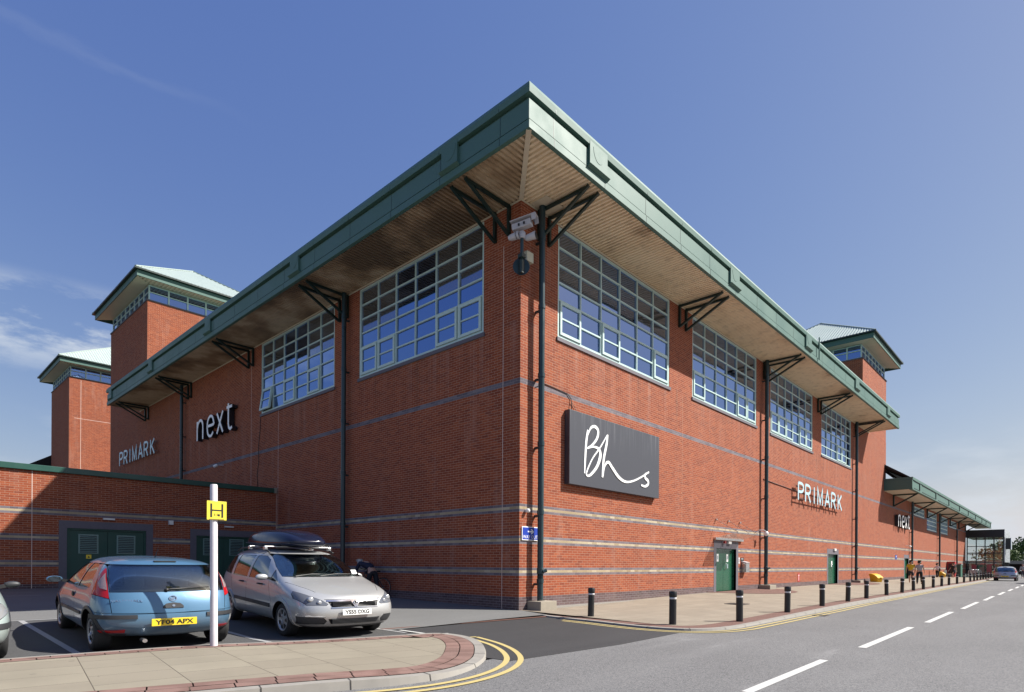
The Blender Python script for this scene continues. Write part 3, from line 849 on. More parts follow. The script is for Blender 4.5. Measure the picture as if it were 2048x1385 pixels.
# flags between the red edge and the wall, following its fall
g = MB(); prev = None
for (x, y) in inner2:
    if x > 100: break
    row = [g.bm.verts.new((x if k == 0 else max(x, x+(0 if x > .05 else (.05-x)*k/6)), y+(0.0-y)*k/6, KZ(x)*(1-k/6)+max(0, zp(max(x,.05), y*(1-k/6))) + .001)) for k in range(7)]
    if prev:
        for k in range(6): g.bm.faces.new((prev[k],row[k],row[k+1],prev[k+1]))
    prev = row
st(g, 'pavement', SLAB2, smooth=True)
# red block aprons in front of the doors
for (a, b, rr) in ((12.0,19.5,2.2),(28.6,38.5,1.9)):
    g = MB(); cx = (a+b)/2; hw = (b-a)/2; prev = None
    for i in range(25):
        x = a+(b-a)*i/24; d = rr*max(0.02, 1-abs((x-cx)/hw)**2.6)
        row = [g.bm.verts.new((x, -d*k/4, zp(x,-d*k/4)+.007)) for k in range(5)]
        if prev:
            for k in range(4): g.bm.faces.new((prev[k],row[k],row[k+1],prev[k+1]))
        prev = row
    st(g, 'pavement', RBR, smooth=True)
# gutter edge strip by the wall foot
g = MB(); g.box(1.5,12.2,-.16,-.002,-.05,.05); st(g, 'kerb', KERBM)

# double yellow lines by the pavement
y1 = [(.05,-2.05)]
ya = [p for p in offs(KS, -.17) if p[1] < -1.95 or p[0] > 20]
gline([(p[0]-.35*max(0,(-4.6-p[1])<0), p[1]) for p in ya][0:0] or ya, .075, YLINE, -.10, .010)
gline([p for p in offs(KS, -.36) if p[1] < -2.1 or p[0] > 20], .075, YLINE, -.10, .010)
# foreground island
IS = [(-14.0,-3.92),(-12.0,-4.42),(-9.94,-5.04),(-9.0,-5.36),(-8.4,-5.62),(-7.85,-5.74),(-7.3,-5.62),(-6.75,-5.30),(-6.25,-4.85),(-5.70,-4.25),(-5.28,-3.60),(-5.12,-3.05),(-5.18,-2.66),(-5.45,-2.45),(-5.85,-2.40)]
IF = catmull(IS, 5)
IB = [(-5.85,-2.40),(-6.8,-2.15),(-7.9,-1.78),(-8.96,-1.30),(-10.58,-1.02),(-11.36,-.92),(-14.0,-.6),(-19,-.1)]
IBs = catmull(IB, 3)
IF = [(-19,-2.9)]+IF
ZI = .0
g = MB(); a = offs(IF, .15); strip(g, IF, a, ZI, ZI); strip(g, offs(IF,-.022), IF, -.105, ZI)
strip(g, IBs, offs(IBs, .10), ZI, ZI); strip(g, offs(IBs,-.01), IBs, -.12, ZI)
st(g, 'kerb', KERBM)
def blocks(edge, d0, rows, rw, bl, matl, z, gap=.015, seed=1, name='pavement'):
    # individual clay blocks laid along an edge, joints left open over a dark bed
    q = random.Random(seed); g = MB()
    def walk(pts):
        L = [0]
        for p_, n_ in zip(pts, pts[1:]): L.append(L[-1]+math.dist(p_, n_))
        return L
    for r_ in range(rows):
        A = offs(edge, d0+r_*rw+gap/2); B = offs(edge, d0+(r_+1)*rw-gap/2); LA = walk(edge); n_ = len(edge)
        def at(P_, s_):
            for i in range(n_-1):
                if LA[i+1] >= s_:
                    t_ = (s_-LA[i])/max(1e-6, LA[i+1]-LA[i]); return (P_[i][0]+(P_[i+1][0]-P_[i][0])*t_, P_[i][1]+(P_[i+1][1]-P_[i][1])*t_)
            return P_[-1]
        s_ = -bl*.5*(r_ % 2)
        while s_ < LA[-1]:
            e_ = s_+bl*q.uniform(.94,1.06); a0 = max(0, s_+gap/2); a1 = min(LA[-1], e_-gap/2)
            if a1 > a0+.02:
                k_ = max(1, int((a1-a0)/.12)); dz = q.uniform(-.0015,.0015)
                for j in range(k_):
                    u0, u1 = a0+(a1-a0)*j/k_, a0+(a1-a0)*(j+1)/k_
                    g.quad([(*at(A,u0),z+dz),(*at(A,u1),z+dz),(*at(B,u1),z+dz),(*at(B,u0),z+dz)])
            s_ = e_
    bmesh.ops.remove_doubles(g.bm, verts=g.bm.verts[:], dist=.0005)
    return st(g, name, matl)
b = offs(IF, .60); b2 = offs(IBs, .40)
blocks(IF, .155, 2, .222, .40, CLAY, ZI+.004, seed=2); blocks(IBs, .105, 2, .148, .40, CLAY, ZI+.004, seed=3)
g = MB(); poly = [(x,y) for x,y in b if y < -2.95]; poly += [(x,y) for x,y in b2 if x < -6.0]
vs = [g.bm.verts.new((x,y,ZI)) for x,y in poly]; f = g.bm.faces.new(vs); bmesh.ops.triangulate(g.bm, faces=[f])
st(g, 'pavement', SLAB)
g = MB(); base = IF+IBs[1:]; vs = [g.bm.verts.new((x,y,ZI-.03)) for x,y in base]; f = g.bm.faces.new(vs); bmesh.ops.triangulate(g.bm, faces=[f]); st(g, 'pavement', simple('dark joint bed', (.075,.055,.045), .9))
# yellow lines round the island nose
yc = catmull([(-4.80,-2.95),(-4.98,-3.45),(-5.22,-4.0),(-5.62,-4.62),(-6.15,-5.20),(-6.75,-5.60),(-7.4,-5.82),(-8.0,-5.86),(-8.55,-5.76),(-9.2,-5.52),(-10,-5.30),(-12,-4.75)],5)
yd = offs(yc, -.20)
yd = catmull([(-4.60,-3.0),(-4.78,-3.5),(-5.02,-4.05),(-5.42,-4.70),(-5.98,-5.32),(-6.64,-5.76),(-7.35,-6.0),(-8.0,-6.05),(-8.6,-5.95),(-9.3,-5.71),(-10.1,-5.5),(-12.1,-4.95)],5)
gline(yc, .085, YLINE, -.10, .010); gline(yd, .085, YLINE, -.10, .010)
gline([(-4.92,-2.92),(-4.60,-3.0)], .085, YLINE, -.10, .014)
gline([(-5.0,-1.15),(-5.02,-1.95)], .09, WLINE, -.09, .012); gline([(-4.98,-2.0),(-4.62,-2.22)], .07, WLINE, -.10, .014)
# white worn patches in the road
for (x,y,l,r_) in ((1.0,-7.6,1.5,.3),(-2.3,-7.1,1.2,.5),(-2.95,-9.0,.5,.2),(7.5,-6.9,2.2,.1)):
    pass
# iron covers
for (x,y,w_,l) in ((5.9,-6.02,.42,.42),(7.2,-3.2,.6,.6),(20.5,-10.4,.9,.6)):
    c = thing('manhole_cover', {5.9:'dark iron gully grating by the yellow lines at the kerb',7.2:'dark iron inspection cover set in the buff pavement',20.5:'dark iron cover in the road beyond the white dashes'}[x], 'manhole cover', (x,y,-.1 if x != 7.2 else .06))
    zb = -.10 if x != 7.2 else zp(7.2,-3.2)
    m = MB(); m.box(x-w_/2,x+w_/2,y-l/2,y+l/2,zb-.02,zb+.009); m.build('cover_frame', simple('rusty iron', (.07,.055,.048), .7), c)
    m = MB()
    for k in range(6): m.box(x-w_/2+.04,x+w_/2-.04,y-l/2+.04+k*(l-.08)/6,y-l/2+.04+(k+.55)*(l-.08)/6,zb+.009,zb+.013)
    m.build('grate', BLACK, c)

# joints between kerb stones
def kerb_joints(edge, zf, step, dark, start=.3, lim=1e9, w=.15):
    L = 0; nxt = start; g = MB()
    for p_, n_ in zip(edge, edge[1:]):
        d = math.dist(p_, n_)
        while L+d > nxt and nxt < lim:
            t = (nxt-L)/d; x, y = p_[0]+(n_[0]-p_[0])*t, p_[1]+(n_[1]-p_[1])*t
            dx, dy = (n_[0]-p_[0])/d, (n_[1]-p_[1])/d; nx, ny = -dy, dx; z = zf(x)
            a = (x-dx*.006, y-dy*.006); b = (x+dx*.006, y+dy*.006)
            g.quad([(a[0]-nx*.002,a[1]-ny*.002,z+.003),(b[0]-nx*.002,b[1]-ny*.002,z+.003),(b[0]+nx*w,b[1]+ny*w,z+.003),(a[0]+nx*w,a[1]+ny*w,z+.003)])
            g.quad([(a[0]-nx*.025,a[1]-ny*.025,-.10),(b[0]-nx*.025,b[1]-ny*.025,-.10),(b[0]-nx*.004,b[1]-ny*.004,z+.003),(a[0]-nx*.004,a[1]-ny*.004,z+.003)])
            nxt += step
        L += d
    st(g, 'kerb_joint', dark)
kerb_joints(IF, lambda x: ZI, .92, simple('dark kerb joint', (.05,.045,.04), .9)); kerb_joints(KS, KZ, .92, simple('dark kerb joint b', (.05,.045,.04), .9), lim=34)

# the island falls towards its nose, so its kerb is low there
for _o in [x for x in COL.objects if x.type == 'MESH' and x.parent is None and x.name.split('.')[0] in ('pavement','kerb','kerb_joint')]:
    vs_ = _o.data.vertices
    if max(v.co.x for v in vs_) < -4.0:
        for v in vs_:
            t_ = min(1, max(0, (v.co.x+9.3)/2.6)); t_ = t_*t_*(3-2*t_); d_ = .055*t_; k_ = (1.2875+d_)/1.2875
            if v.co.z > -.08: v.co.z -= d_
            v.co.x = -12.541+(v.co.x+12.541)*k_; v.co.y = -11.066+(v.co.y+11.066)*k_
    elif _o.name.startswith('kerb_joint') and False: pass
# ------------------------------------------------------------------ cars
def paint_mat(name, col, metal=.55, rough=.32):
    t = NT(name); P = t.obj()
    f = t.noise(P, 220, 2, .6); d = t.noise(P, 1.6, 4, .6); g = t.noise(P, 9, 5, .7)
    c = t.mix(t.math('MULTIPLY', f, .22), col, tuple(min(1, x*1.5) for x in col))
    sx = t.n('ShaderNodeSeparateXYZ'); t.l(P, sx.inputs[0])
    low = t.math('MULTIPLY', t.ramp(sx.outputs[2], [(.22, .55), (.62, 0.0)]), t.math('ADD', g, .3))
    c = t.mix(low, c, (.16,.14,.12))
    t.set(c, t.math('ADD', rough-.04, t.math('MULTIPLY', d, .1)), metal)
    t.b.inputs['Coat Weight'].default_value = .8; t.b.inputs['Coat Roughness'].default_value = .04
    return t.m
CARGLASS = mat_glass('dark car glass', (.62,.68,.72), .30, .002, (.004,.005,.005))
CHROME = simple('chrome', (.75,.75,.76), .12, 1.0, .02)
TRIM = simple('dark grey bumper plastic', (.030,.031,.034), .5)
REDL = simple('red lamp lens', (.35,.008,.012), .12)
LAMP = simple('clear lamp lens', (.42,.43,.44), .10, .5)
LAMPR = simple('pinkish clear lens', (.30,.22,.22), .14, .2, .4, 30)
LAMPB = simple('smoked headlamp housing', (.15,.16,.18), .12, .3)
YPL = simple('yellow number plate', (.80,.58,.03), .4, 0, .03); WPL = simple('white number plate', (.75,.75,.72), .4, 0, .03)
HUB = simple('silver wheel cover', (.42,.43,.44), .35, .6, .12)

INNER = simple('dark car interior', (.022,.022,.024), .8); SEATM = simple('grey seat cloth', (.085,.085,.095), .9, 0, .2, 9); DASH = simple('grey dashboard', (.12,.12,.125), .7)
def mat_cg():
    t = NT('clear car glass'); g = t.n('ShaderNodeBsdfGlossy'); g.inputs['Roughness'].default_value = .015; g.inputs['Color'].default_value = (.85,.92,.95,1)
    tr = t.n('ShaderNodeBsdfTransparent'); tr.inputs[0].default_value = (.80,.86,.84,1); lw = t.n('ShaderNodeLayerWeight'); lw.inputs[0].default_value = .4
    mx = t.n('ShaderNodeMixShader'); t.l(t.math('ADD', t.math('MULTIPLY', lw.outputs['Fresnel'], .6), .07), mx.inputs[0]); t.l(tr.outputs[0], mx.inputs[1]); t.l(g.outputs[0], mx.inputs[2]); t.l(mx.outputs[0], t.out.inputs[0]); return t.m
CLEARG = mat_cg()
def seats(car, x, z0, y, z1, z2, one=False):
    for s_ in ((1,) if one else (1,-1)):
        m = MB(); m.box(x-.07,x+.05,s_*y-.22,s_*y+.22,z0-.15,z1); o = m.build('seat_back', SEATM, car.root, world=False, bevel=.04)
        m = MB(); m.box(x-.05,x+.04,s_*y-.12,s_*y+.12,z1+.03,z2); m.box(x-.01,x+.0,s_*y-.06,s_*y-.05,z1-.02,z1+.04); m.box(x-.01,x+.0,s_*y+.05,s_*y+.06,z1-.02,z1+.04); m.build('headrest', SEATM, o, world=False, bevel=.02)
def net_body(net):
    """closed half net [station][row] -> mirrored smooth solid (bmesh object)"""
    bm = bmesh.new(); N = len(net); Mr = len(net[0]); V = {}
    def vert(i, j, s):
        x, y, z = net[i][j]
        if i in (0, N-1) or j in (0, Mr-1) or y < 1e-6: s = 1; y = 0
        k = (i, j, s if y else 1)
        if k not in V: V[k] = bm.verts.new((x, y*s, z))
        return V[k]
    for s in (1, -1):
        for i in range(N-1):
            for j in range(Mr-1):
                q = [vert(i,j,s), vert(i+1,j,s), vert(i+1,j+1,s), vert(i,j+1,s)]
                u = []
                for v in q:
                    if v not in u: u.append(v)
                if len(u) < 3: continue
                if s < 0: u.reverse()
                try: bm.faces.new(u)
                except ValueError: pass
    bmesh.ops.recalc_face_normals(bm, faces=bm.faces[:])
    me = bpy.data.meshes.new('tmp'); bm.to_mesh(me); bm.free()
    o = bpy.data.objects.new('tmp', me); COL.objects.link(o)
    m = o.modifiers.new('s', 'SUBSURF'); m.levels = 3; m.render_levels = 3
    bpy.context.view_layer.update()
    me2 = bpy.data.meshes.new_from_object(o.evaluated_get(bpy.context.evaluated_depsgraph_get()))
    bpy.data.objects.remove(o)
    return me2

def mesh_obj(me, name='tmp'):
    o = bpy.data.objects.new(name, me); COL.objects.link(o); return o

def offset_mesh(me, d):
    m = me.copy()
    nor = [v.normal.copy() for v in m.vertices]
    for v, n in zip(m.vertices, nor): v.co += n*d
    return m

def boolean(me, cut, op, matl=None):
    """returns new mesh = me op cut (cut: bmesh mesh); cut faces take matl"""
    a = mesh_obj(me); b = mesh_obj(cut)
    if matl is not None and not cut.materials: cut.materials.append(matl)
    md = a.modifiers.new('b', 'BOOLEAN'); md.operation = op; md.solver = 'EXACT'; md.object = b
    try: md.material_mode = 'TRANSFER'
    except Exception: pass
    bpy.context.view_layer.update()
    r = bpy.data.meshes.new_from_object(a.evaluated_get(bpy.context.evaluated_depsgraph_get()))
    bpy.data.objects.remove(a); bpy.data.objects.remove(b)
    return r

def prism_mesh(pts, vec):
    m = MB(); m.prism(pts, vec); bmesh.ops.recalc_face_normals(m.bm, faces=m.bm.faces[:])
    me = bpy.data.meshes.new('cut'); m.bm.to_mesh(me); m.bm.free(); return me

def smooth_mesh(me, ang=32):
    for p in me.polygons: p.use_smooth = True
    me.set_sharp_from_angle(angle=R(ang))

def grow(poly, d):
    cx = sum(p[0] for p in poly)/len(poly); cy = sum(p[1] for p in poly)/len(poly)
    out = []
    for x, y in poly:
        l = math.hypot(x-cx, y-cy); out.append((x+(x-cx)/l*d, y+(y-cy)/l*d))
    return out

class Car:
    def __init__(s, name, label, cat, net, paint, group=None):
        s.root = thing(name, label, cat, (0,0,0), 0, group)
        s.solid = net_body(net); s.body = s.solid.copy(); s.body.materials.clear(); s.body.materials.append(paint)
        s.paint = paint; s.pieces = []
        s.off = {}
    def offm(s, d):
        if d not in s.off: s.off[d] = offset_mesh(s.solid, d)
        return s.off[d].copy()
    def surf(s, y, z, sg, out):
        from mathutils.bvhtree import BVHTree
        b = BVHTree.FromPolygons([v.co for v in s.solid.vertices], [tuple(p.vertices) for p in s.solid.polygons])
        h = b.ray_cast(Vector((sg*4, y, z)), Vector((-sg, 0, 0)))
        return (h[0].x+sg*out, y, z)
    def P(s, plane, poly, a, b, side=1):
        """cutter: plane 'side' poly=(x,z) spans y a..b ; 'end' poly=(y,z) spans x a..b ; 'top' poly=(x,y) spans z"""
        if plane == 'side': return prism_mesh([(x, a*side, z) for x, z in poly], (0, (b-a)*side, 0))
        if plane == 'end': return prism_mesh([(a, y*side, z) for y, z in poly], (b-a, 0, 0))
        return prism_mesh([(x, y*side, a) for x, y in poly], (0, 0, b-a))
    def fit(s, name, plane, poly, a, b, matl, d=-.006, both=True, carve=True, gap=.008, parent=None, shell=False, deep=None):
        res = []
        for side in ((1,-1) if both else (1,)):
            pm = s.offm(d); pm.materials.clear(); pm.materials.append(matl)
            piece = boolean(pm, s.P(plane, poly, a, b, side), 'INTERSECT', matl)
            if shell:
                inn = s.offm(d-.014); piece = boolean(piece, inn, 'DIFFERENCE', matl); piece.materials.clear(); piece.materials.append(matl)
            smooth_mesh(piece)
            o = mesh_obj(piece, name); o.parent = parent or s.root; res.append(o)
            if carve: s.body = boolean(s.body, s.P(plane, grow(poly, gap), a-.002*(1 if b > a else -1), (deep if deep is not None else b)+.002*(1 if b > a else -1), side), 'DIFFERENCE', INNER)
        return res
    def gapline(s, plane, pts, a, b, w=.007, both=True):
        """thin dark shut line following pts"""
        for (p, q) in zip(pts, pts[1:]):
            d = Vector(q)-Vector(p); n = Vector((-d.y, d.x)).normalized()*w/2; e = d.normalized()*w*.4
            poly = [tuple(Vector(p)-e+n), tuple(Vector(q)+e+n), tuple(Vector(q)+e-n), tuple(Vector(p)-e-n)]
            for side in ((1,-1) if both else (1,)):
                s.body = boolean(s.body, s.P(plane, poly, a, b, side), 'DIFFERENCE', BLACK)
    def arches(s, axles, r, w=.40, yo=1.1):
        for ax in axles:
            for side in (1,-1):
                poly = [(ax+r*math.cos(2*PI*k/36), .305+r*math.sin(2*PI*k/36)) for k in range(36)]
                s.body = boolean(s.body, s.P('side', poly, w, yo, side), 'DIFFERENCE', BLACK)
    def finish(s):
        smooth_mesh(s.body)
        o = mesh_obj(s.body, 'body'); o.parent = s.root
        # order: keep body first
        return o
    def wheels(s, axles, y, r=.30, rr=.185, spokes=6):
        for ax in axles:
            for side in (1,-1):
                M = Matrix.Translation((ax, side*(y-.10), r)) @ Matrix.Rotation(-side*PI/2, 4, 'X')
                t = MB(); t.lathe([(rr+.006,-.09),(r-.035,-.095),(r-.008,-.078),(r,-.05),(r,.05),(r-.008,.078),(r-.03,.093),(rr+.035,.098),(rr+.006,.088),(rr,.0)], 40, M, closed=True)
                for k in (-.035,0,.035): t.lathe([(r+.0005,k-.004),(r+.0008,k+.004)], 40, M)
                w = t.build('wheel', RUBBER, s.root, world=False, smooth=True, angle=40)
                h = MB(); h.lathe([(rr+.012,.080),(rr+.008,.094),(rr-.012,.090),(rr-.03,.070),(rr*.45,.082),(rr*.30,.088),(rr*.28,.074),(.02,.072),(0,.072)], 40, M)
                rim = h.build('rim', HUB, w, world=False, smooth=True, angle=35)
                q = MB()
                for k in range(spokes):
                    a = 2*PI*k/spokes
                    pts = [(rr*.50, -.16), (rr*.50,.16), (rr*.84,.26), (rr*.88,0), (rr*.84,-.26)]
                    q.prism([M @ Vector((p*math.cos(a+o_), p*math.sin(a+o_), .074+.012*(1-p/rr))) for p, o_ in pts], (M.to_3x3() @ Vector((0,0,.0065))))
                q.build('rim_opening', BLACK, w, world=False)
    def plate(s, txt, x, z, front, matl, w=.52, h=.111, tilt=0.0):
        sg = 1 if front else -1
        M = frame_matrix((x, 0, z), (0, sg, 0), (-sg*math.sin(tilt), 0, math.cos(tilt)))
        b = MB(); b.box(-w/2, w/2, -h/2, h/2, -.006, .004, M); p = b.build('number_plate', matl, s.root, world=False, bevel=.002)
        t = text_mesh('plate_lettering', txt, .104, M @ Matrix.Translation((0,-.001,.0055)), BLACK, p, .0015, 'CENTER', .88, 1.0, .0030)
        Mi = M.inverted(); bb = [Mi @ v.co for v in t.data.vertices]; x0_, x1_ = min(b.x for b in bb), max(b.x for b in bb); y0_, y1_ = min(b.y for b in bb), max(b.y for b in bb)
        for v, b in zip(t.data.vertices, bb): v.co = M @ Vector(((b.x-(x0_+x1_)/2)*(w*.84)/(x1_-x0_), (b.y-(y0_+y1_)/2)*(h*.66)/(y1_-y0_), b.z))
        return p
    def place(s, x, y, z, deg, pitch=0.0, k=1.12):
        s.root.location = (x, y, z); s.root.rotation_euler = (0, R(pitch), R(deg)); s.root.scale = (k, k, 1)
        return s.root

HNET = [
 [(-1.72,0,.23),(-1.80,0,.24),(-1.87,0,.30),(-1.945,0,.45),(-1.90,0,.68),(-1.85,0,.90),(-1.62,0,1.30),(-1.47,0,1.415),(-1.2,0,1.44)],
 [(-1.66,0,.22),(-1.78,.40,.24),(-1.85,.45,.30),(-1.925,.48,.45),(-1.885,.48,.68),(-1.83,.50,.90),(-1.61,.46,1.30),(-1.43,.36,1.415),(-1.0,0,1.45)],
 [(-1.45,0,.20),(-1.58,.62,.24),(-1.70,.76,.30),(-1.77,.80,.45),(-1.75,.80,.68),(-1.69,.79,.90),(-1.50,.715,1.28),(-1.27,.52,1.42),(-.8,0,1.455)],
 [(-1.32,0,.20),(-1.32,.66,.22),(-1.34,.81,.27),(-1.36,.84,.45),(-1.36,.84,.70),(-1.30,.81,.91),(-1.12,.68,1.335),(-1.0,.48,1.435),(-.5,0,1.46)],
 [(-.75,0,.20),(-.75,.66,.21),(-.75,.805,.26),(-.75,.83,.45),(-.75,.83,.70),(-.75,.80,.915),(-.70,.63,1.375),(-.65,.43,1.445),(-.3,0,1.465)],
 [(-.1,0,.20),(-.1,.66,.21),(-.1,.80,.26),(-.1,.825,.45),(-.1,.83,.70),(-.1,.80,.915),(-.15,.63,1.38),(-.15,.42,1.445),(-.1,0,1.462)],
 [(.45,0,.20),(.45,.66,.21),(.45,.80,.26),(.45,.825,.45),(.45,.825,.70),(.45,.795,.915),(.20,.615,1.345),(.20,.41,1.41),(.18,0,1.43)],
 [(.85,0,.20),(.85,.66,.21),(.85,.80,.26),(.85,.825,.45),(.85,.825,.69),(.85,.79,.905),(.62,.67,1.13),(.57,.43,1.23),(.53,0,1.26)],
 [(1.17,0,.20),(1.17,.66,.21),(1.17,.80,.26),(1.17,.835,.45),(1.17,.83,.68),(1.12,.77,.875),(1.02,.67,.955),(.98,.43,1.00),(.93,0,1.015)],
 [(1.45,0,.20),(1.45,.64,.21),(1.50,.78,.26),(1.50,.81,.43),(1.50,.795,.65),(1.46,.72,.80),(1.42,.60,.87),(1.40,.40,.91),(1.38,0,.925)],
 [(1.60,0,.20),(1.60,.58,.21),(1.70,.70,.26),(1.77,.735,.42),(1.74,.725,.60),(1.68,.66,.72),(1.64,.52,.79),(1.64,.36,.82),(1.65,0,.84)],
 [(1.68,0,.20),(1.72,.38,.21),(1.84,.43,.26),(1.915,.45,.42),(1.88,.44,.59),(1.83,.40,.68),(1.79,.34,.735),(1.77,.25,.76),(1.76,0,.775)],
 [(1.70,0,.20),(1.76,0,.21),(1.88,0,.26),(1.945,0,.42),(1.91,0,.59),(1.87,0,.68),(1.83,0,.725),(1.81,0,.745),(1.80,0,.755)]]
ZNET = [
 [(-1.9,0,.26),(-2.05,0,.27),(-2.15,0,.33),(-2.26,0,.50),(-2.23,0,.76),(-2.18,0,1.02),(-2.03,0,1.47),(-1.90,0,1.60),(-1.6,0,1.63)],
 [(-1.85,0,.24),(-2.0,.45,.26),(-2.12,.50,.33),(-2.23,.53,.50),(-2.21,.53,.76),(-2.16,.52,1.02),(-2.01,.42,1.47),(-1.86,.34,1.595),(-1.4,0,1.64)],
 [(-1.7,0,.22),(-1.80,.68,.25),(-1.95,.83,.32),(-2.06,.88,.50),(-2.05,.88,.76),(-2.01,.86,1.02),(-1.87,.68,1.46),(-1.70,.48,1.59),(-1.2,0,1.645)],
 [(-1.4,0,.22),(-1.42,.72,.23),(-1.48,.88,.28),(-1.55,.915,.50),(-1.55,.915,.77),(-1.52,.88,1.02),(-1.43,.70,1.505),(-1.3,.48,1.61),(-.9,0,1.65)],
 [(-.8,0,.22),(-.8,.72,.23),(-.8,.88,.27),(-.8,.90,.50),(-.8,.905,.77),(-.8,.88,1.01),(-.8,.71,1.53),(-.8,.48,1.62),(-.5,0,1.65)],
 [(-.1,0,.22),(-.1,.72,.23),(-.1,.875,.27),(-.1,.895,.50),(-.1,.90,.77),(-.1,.875,1.00),(-.12,.70,1.53),(-.12,.47,1.61),(-.1,0,1.64)],
 [(.50,0,.22),(.50,.72,.23),(.50,.875,.27),(.50,.895,.50),(.50,.90,.76),(.50,.87,.985),(.30,.68,1.47),(.28,.46,1.555),(.25,0,1.585)],
 [(.95,0,.22),(.95,.72,.23),(.95,.88,.27),(.95,.90,.50),(.95,.90,.75),(.97,.865,.965),(.78,.73,1.22),(.72,.47,1.33),(.68,0,1.365)],
 [(1.305,0,.22),(1.305,.72,.23),(1.305,.885,.27),(1.32,.915,.48),(1.32,.91,.76),(1.32,.865,.955),(1.20,.76,1.035),(1.15,.48,1.085),(1.10,0,1.11)],
 [(1.62,0,.22),(1.64,.68,.22),(1.70,.87,.27),(1.73,.905,.45),(1.73,.895,.72),(1.69,.83,.885),(1.62,.70,.955),(1.58,.45,1.00),(1.55,0,1.02)],
 [(1.82,0,.20),(1.86,.60,.20),(1.98,.80,.25),(2.05,.84,.44),(2.03,.835,.64),(1.96,.77,.785),(1.90,.61,.868),(1.87,.40,.895),(1.87,0,.91)],
 [(1.95,0,.20),(2.02,.40,.20),(2.15,.50,.25),(2.215,.54,.44),(2.185,.53,.62),(2.12,.49,.74),(2.07,.40,.812),(2.04,.27,.825),(2.02,0,.84)],
 [(2.0,0,.20),(2.06,0,.20),(2.19,0,.26),(2.26,0,.44),(2.235,0,.62),(2.18,0,.73),(2.13,0,.785),(2.11,0,.805),(2.10,0,.815)]]

def mirror(car, x, y, z, matl, k=1.0, fold=0):
    x0, y0 = x, y
    for side in (1,-1):
        x, y = (x0-.14, y0-.10) if fold == side else (x0, y0)
        m = MB(); bmesh.ops.create_cube(m.bm, size=1.0)
        for v in m.bm.verts:
            fx = .75 if v.co.x > 0 else 1.0
            v.co = Vector((x+v.co.x*.10*k, side*(y+.13*k+v.co.y*.24*k), z+v.co.z*.155*k*fx))
        o = m.build('door_mirror', matl, car.root, world=False, smooth=True)
        s_ = o.modifiers.new('s','SUBSURF'); s_.levels = 2; s_.render_levels = 2
        g = MB(); g.lathe([(0,.0),(.085*k,0),(.085*k,.004),(0,.004)], 20, Matrix.Translation((x-.050*k, side*(y+.13*k), z)) @ Matrix.Rotation(-PI/2,4,'Y') @ Matrix.Diagonal((.62,1.0,1,1)))
        g.build('mirror_glass', CARGLASS, o, world=False)
        a = MB(); a.bar((x+.01, side*(y-.06), z-.05), (x, side*(y+.04), z-.02), .05, .05); a.build('mirror_arm', BLACK, o, world=False)

